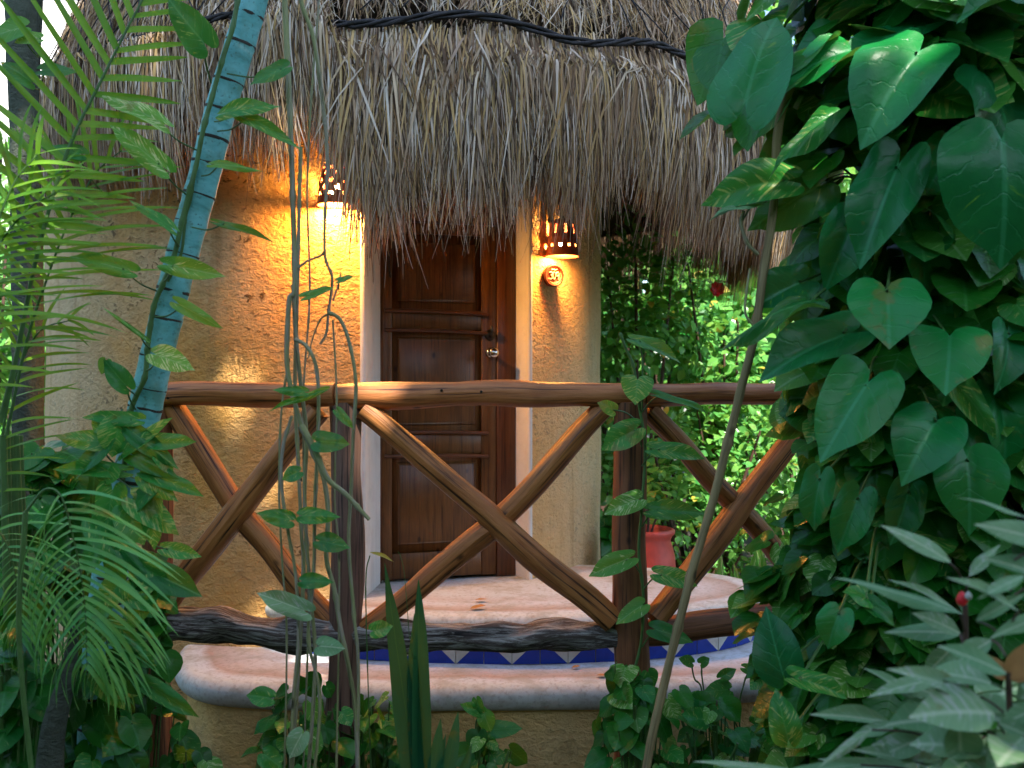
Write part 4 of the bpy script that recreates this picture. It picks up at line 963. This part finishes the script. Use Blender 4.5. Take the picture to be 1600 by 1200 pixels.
nodes_tube(s2, px([(640, 1000), (632, 900), (626, 870), (622, 862)], 3.42), .0012, 6)
hleaf(f, s2, 578, 862, 616, 872, 16, 3.5, None, .1, (0, -.6, 1), LANCE); f.build('leaf', M['yellowleaf'], t2); s2.build('stem', M['petiole'], t2)

# --- pale pointed-leaf plant, near right corner
GP = 'pale pointed-leaf plants in the near right corner'
PP = [('pale_leaf_plant', 'grey-green pointed-leaf plant with a red bud, the left of the two near corner plants', 1508, 945, 1.95,
       [(1483, 880, 1386, 814, 36), (1500, 962, 1318, 890, 36), (1498, 954, 1400, 897, 24), (1500, 990, 1432, 953, 30), (1500, 992, 1388, 980, 32), (1440, 1100, 1360, 1038, 34),
        (1395, 1128, 1275, 1105, 28), (1470, 1060, 1360, 1080, 34), (1462, 1204, 1245, 1186, 34), (1255, 1212, 1092, 1180, 26), (1400, 1215, 1288, 1180, 32), (1362, 1140, 1280, 1195, 16),
        (1450, 1150, 1370, 1180, 40), (1500, 1100, 1420, 1125, 38), (1490, 1010, 1440, 1060, 30), (1515, 900, 1560, 850, 20), (1400, 1130, 1330, 1150, 24), (1540, 1150, 1470, 1195, 40), (1345, 1195, 1200, 1206, 26),
        (1470, 1090, 1390, 1060, 30), (1430, 1190, 1340, 1165, 30)]),
      ('pale_leaf_plant', 'grey-green pointed-leaf plant with a brownish young shoot, at the right edge of the near corner', 1575, 1050, 1.7,
       [(1612, 812, 1506, 768, 20), (1640, 850, 1532, 812, 42), (1640, 905, 1545, 862, 34), (1595, 955, 1494, 892, 34), (1572, 1052, 1476, 1004, 46), (1532, 1088, 1400, 1036, 44),
        (1498, 1128, 1506, 1204, 66), (1590, 1190, 1458, 1192, 38), (1640, 1100, 1560, 1130, 40), (1640, 960, 1550, 990, 34), (1640, 1040, 1590, 1100, 40), (1560, 1130, 1640, 1160, 40), (1600, 1150, 1540, 1210, 46),
        (1525, 970, 1600, 925, 22), (1600, 900, 1530, 930, 26), (1650, 1180, 1560, 1200, 40), (1550, 1000, 1480, 1040, 30)])]
for (nm, lab, sx, sy, Y, LL) in PP:
    t = thing(nm, at(sx+10, 2000, Y), lab, 'plant', GP); f = Parts(); bs = G()
    tube(bs, spline(px([(sx+14, 2000), (sx+6, 1300), (sx+2, 1100), (sx, sy)], Y), 6), [.0055]*19, 8, wob=.1)
    for i, q in enumerate(LL):
        Yl = Y+rng.uniform(-.10, .12)
        hleaf(f, bs, *q[:4], q[4]*2.2, Yl, None, .2, (rng.normal(0, .2), -.75, .9), LANCE, droop=.12, fold=.25, mi=0)
        petiole(bs, at(min(max(sx, q[0]-20), sx+30)if False else sx+(q[0]-sx)*.15, q[1]+25, Y), at(q[0], q[1], Yl), .0022, .05)
    for k in range(24):
        a = k*2.4; hh = .55-.018*k; b = at(sx+6, 1200, Y); b = b+np.array([0, 0, .16-.014*k]); e = b+np.array([math.cos(a)*.05, math.sin(a)*.04-.03, .0])
        lf = G(); leaves(lf, LANCE, [e], [(math.cos(a), .7*math.sin(a), .15)], [(0, -.5, 1)], rng.uniform(.11, .15), 1.35, .2, .25, .04)
        pe = G(); petiole(pe, b-(0, 0, .02), e, .002, .05); f.items.append((lf, pe, 0))
    f.build('leaf', M['pale'], t); bs.build('stem', M['brownstem'], t)
    if sy < 1000:
        g = G(); lathe(g, [(0, 0), (.009, .006), (.011, .014), (.006, .026), (0, .03)], at(1503, 948, Y-.05), 12); g.build('bud', M['redflower'], t)
        g = G(); lathe(g, [(0, 0), (.006, .004), (.007, .010), (0, .018)], at(1513, 938, Y-.06), 10); g.build('blossom', M['white'], t)
    else:
        g = G(); leaves(g, LANCE, px([(1572, 1062), (1578, 1062), (1572, 1062)], Y), [(.6, -.2, 1), (1, 0, .5), (-.7, -.1, .9)], (0, -1, .3), [.085, .08, .06], .9, .2, .3); g.build('young_leaf', M['deadleaf'], t)

# --- shrubs behind, sunlit
GB = 'shrubs in the garden behind the porch'
def shrub(label, c, rad, z0, z1, n, s0, s1, mats, probs, group=GB, tpl=OVAL, name='garden_shrub', cat='shrub', trunkr=.03, clumps=9):
    t = thing(name, (c[0], c[1], GZ), label, cat, group); f = G(); s2 = G()
    cc = np.stack([c[0]+rad[0]*rng.uniform(-.75, .75, clumps), c[1]+rad[1]*rng.uniform(-.75, .75, clumps), rng.uniform(z0+.1*(z1-z0), z1-.12*(z1-z0), clumps)], 1)
    k = rng.integers(0, clumps, n); v = nrm(rng.normal(0, 1, (n, 3))); rad_ = np.array([rad[0]*.5, rad[1]*.5, (z1-z0)*.26])
    pos = cc[k]+v*rad_*rng.uniform(.45, 1.05, (n, 1))**.8
    d = v+np.array([0, -.3, -.1])+rng.normal(0, .5, (n, 3)); no = np.array([.1, -.5, .9])+rng.normal(0, .4, (n, 3)); m = rng.choice(len(mats), n, p=probs); L = rng.uniform(s0, s1, n)
    for q in range(len(mats)):
        s_ = m == q
        if s_.any(): leaves(f, tpl, pos[s_], d[s_], no[s_], L[s_], rng.uniform(.8, 1.3, s_.sum()), .2, .2, .03, q)
    f.build('foliage', [M[x] for x in mats], t)
    for q in range(clumps):
        b = cc[q]; tube(s2, spline([(c[0]+rng.normal(0, .04), c[1], GZ), ((c[0]*.6+b[0]*.4), c[1]*.6+b[1]*.4, GZ+(b[2]-GZ)*.45), b+(0, 0, (z1-z0)*.15)], 5), np.linspace(trunkr, trunkr*.3, 11), 7)
    s2.build('branch', M['brownstem'], t); return t
BM = (['bush', 'bush2', 'yellowleaf'], [.55, .42, .03])
shrub('leafy green shrub with yellow-tinged leaves just right of the hut wall', (1.05, 8.2), (.55, .5), .5, 2.75, 1900, .06, .11, *BM)
fl = shrub('glossy-leaved shrub carrying one red flower below the thatch', (1.85, 8.4), (.55, .5), .4, 2.7, 1900, .07, .12, ['bush2', 'bush', 'yellowleaf'], [.6, .37, .03])
g = G(); c = at(1120, 452, 7.75)
for k in range(9):
    a = k*2.4; leaves(g, OVAL, [c], [(math.cos(a), -.5, math.sin(a))], [(0, -1, .2)], .065, 1.9, .15, .2, .1)
g.build('flower', M['redflower'], fl)
shrub('low bright green shrub behind the railing between the post and the crossed logs', (1.35, 7.5), (.7, .35), -.3, 1.25, 1700, .05, .09, *BM)
shrub('low bright shrub behind the right end of the porch', (2.3, 7.7), (.6, .4), -.3, 1.7, 1500, .05, .10, ['bush', 'bush2'], [.6, .4])
shrub('tall green shrub behind the thatch eave at the right', (2.9, 9.2), (.8, .6), .3, 3.3, 1700, .08, .13, ['bush2', 'bush'], [.5, .5])
shrub('wide shrub close behind the hut wall', (.4, 9.4), (.9, .5), 0, 2.9, 1500, .08, .13, ['bush2', 'bush'], [.5, .5])
shrub('broad-leaved dark shrub at the foot of the hut wall behind the pot', (.78, 7.0), (.28, .25), -.3, .75, 160, .10, .16, ['pothosdark', 'pothos'], [.6, .4], tpl=HEARTM, clumps=5)
shrub('large-leaved bush with pale undersides behind the eave', (1.7, 9.4), (.8, .4), 1.2, 3.2, 520, .16, .26, ['bush2', 'pothos'], [.6, .4], tpl=HEARTM)
t = thing('striped_leaf_plant', (1.75, 6.75, GZ), 'low clump of upright yellow-edged leaves behind the right of the porch', 'plant')
g = G(); n = 46; a = rng.uniform(0, 6.28, n); b = np.stack([1.75+rng.normal(0, .30, n), 6.7+rng.normal(0, .12, n), np.full(n, GZ+.02)], 1)
leaves(g, STRAP, b, np.stack([.25*np.cos(a), .2*np.sin(a), np.ones(n)], 1), np.stack([rng.normal(0, .4, n), -np.ones(n), np.zeros(n)], 1), rng.uniform(.45, .78, n), .09, .1, .2, .03, 0)
g.build('foliage', M['variegated'], t)
GT = 'trees beyond the garden'
for (c, r_, z1, lab) in (((3.2, 11.5), (1.6, 1.2), 6.5, 'bright green tree beyond the garden, above the eave on the right'), ((5.6, 10), (1.4, 1.2), 5.5, 'green tree at the far right beyond the big vine'),
                   ((-5.2, 9.5), (.9, .9), 3.6, 'green tree between the hut and the pale wall on the left'), ((1.2, 12.5), (1.5, 1), 5.0, 'broad green tree directly behind the hut on the right')):
    shrub(lab, c, r_, .6, z1, 2200, .13, .22, ['bush', 'bush2'], [.5, .5], GT, OVAL, 'leafy_tree', 'tree', .09, 12)
shrub('small leafy tree at the left edge between trunk and hut', (-3.9, 7.4), (.5, .5), .2, 2.6, 1000, .08, .13, ['bush2', 'bush'], [.6, .4])
# far wood
g = G(); n = 9000; a = rng.uniform(R(15), R(165), n); r_ = rng.uniform(16, 19, n); z = rng.uniform(GZ, 9, n)*rng.uniform(.6, 1, n)
pos = np.stack([r_*np.cos(a), r_*np.sin(a), z], 1)
leaves(g, OVAL, pos, rng.normal(0, 1, (n, 3)), np.array([0, -.6, .7])+rng.normal(0, .4, (n, 3)), rng.uniform(.35, .7, n), 1.2, .2, .2, .03)
o = g.build('far_wood', M['bush']); tag(o, 'mass of leaves of the wood far behind the garden', 'foliage', None, 'stuff')
# neighbouring pale wall, upper left
o = thing('garden_wall', (-5.5, 8.6, GZ), 'tall weathered whitish wall behind the palm in the upper left', 'wall')
g = G(); box(g, -9.5, -2.9, 10.4, 10.7, GZ, 5.6); g.build('masonry', M['graywall'], o)
g = G(); box(g, -9.55, -2.85, 10.34, 10.76, 5.601, 5.72); g.build('coping', M['graywall'], o)

# --- unseen trees added to keep the sun off the porch
SUN_GAPS = [(at(370, 680, 5.06), .19), (at(388, 715, 5.06), .12), (at(406, 582, 5.04), .06), (at(915, 745, 5.9), .12), (at(1190, 945, 5.1), .16), (at(1290, 300, 3.2), .12), (at(590, 620, 3.9), .05)]  # openings left in the crowns along sun rays, to place light patches
def canopy(label, c, hx_, n, trunk):
    t = thing('added_shade_tree', (trunk[0], trunk[1], GZ), label, 'tree', 'unseen trees added for shade'); f = G(); s2 = G()
    pos = np.stack([rng.uniform(c[0]-hx_[0], c[0]+hx_[0], n), rng.uniform(c[1]-hx_[1], c[1]+hx_[1], n), rng.uniform(11.2, 12.8, n)], 1)
    keep = np.ones(n, bool)
    for (gp, gr) in SUN_GAPS:
        v = pos-gp; d = np.linalg.norm(v-np.outer(v@SD, SD), axis=1); keep &= d > gr+.17
    pos = pos[keep]; m = len(pos)
    leaves(f, HEARTS, pos, rng.normal(0, 1, (m, 3))*(1, 1, .3), SD+rng.normal(0, .25, (m, 3)), rng.uniform(.34, .5, m), 1, .15, .1, .03); f.build('crown', M['canopy'], t)
    T_ = spline([(trunk[0], trunk[1], GZ), (trunk[0]+.2, trunk[1], 4.5), (trunk[0], trunk[1], 9), (c[0], c[1], 12)], 6); tube(s2, T_, np.linspace(.3, .1, len(T_)), 14, wob=.15)
    for k in range(7):
        a = k*.9; e = (c[0]+hx_[0]*.75*math.cos(a), c[1]+hx_[1]*.75*math.sin(a), 12); tube(s2, spline([(trunk[0]+.1, trunk[1], 8.0), ((trunk[0]+e[0])/2, (trunk[1]+e[1])/2, 11), e], 6), np.linspace(.1, .03, 13), 7)
    s2.build('trunk', M['trunk'], t)
canopy('unseen tall tree added behind the camera on the left to shade the porch', (.6, -4.2), (2.8, 4.3), 1500, (-3.5, -7.5))
canopy('unseen tall tree added behind the camera on the right to shade the porch', (6.0, -4.2), (2.8, 4.3), 1500, (7, -7.5))
t = thing('added_hedge', (0, -5, GZ), 'unseen tall leafy hedge added behind the camera to block low sky light', 'hedge')  # added out of view so that light comes mostly from above
g = G(); n = 5200; a = rng.uniform(R(172), R(368), n); r_ = rng.uniform(5.2, 6.4, n); pos = np.stack([r_*np.cos(a)*1.25, r_*np.sin(a)+.4, GZ+rng.random(n)**.8*5.2], 1)
leaves(g, HEARTS, pos, rng.normal(0, 1, (n, 3)), -np.stack([np.cos(a), np.sin(a), 0*a-.4], 1)+rng.normal(0, .4, (n, 3)), rng.uniform(.28, .48, n), 1.1, .2, .15, .03)
g.build('foliage', M['bush2'], t)
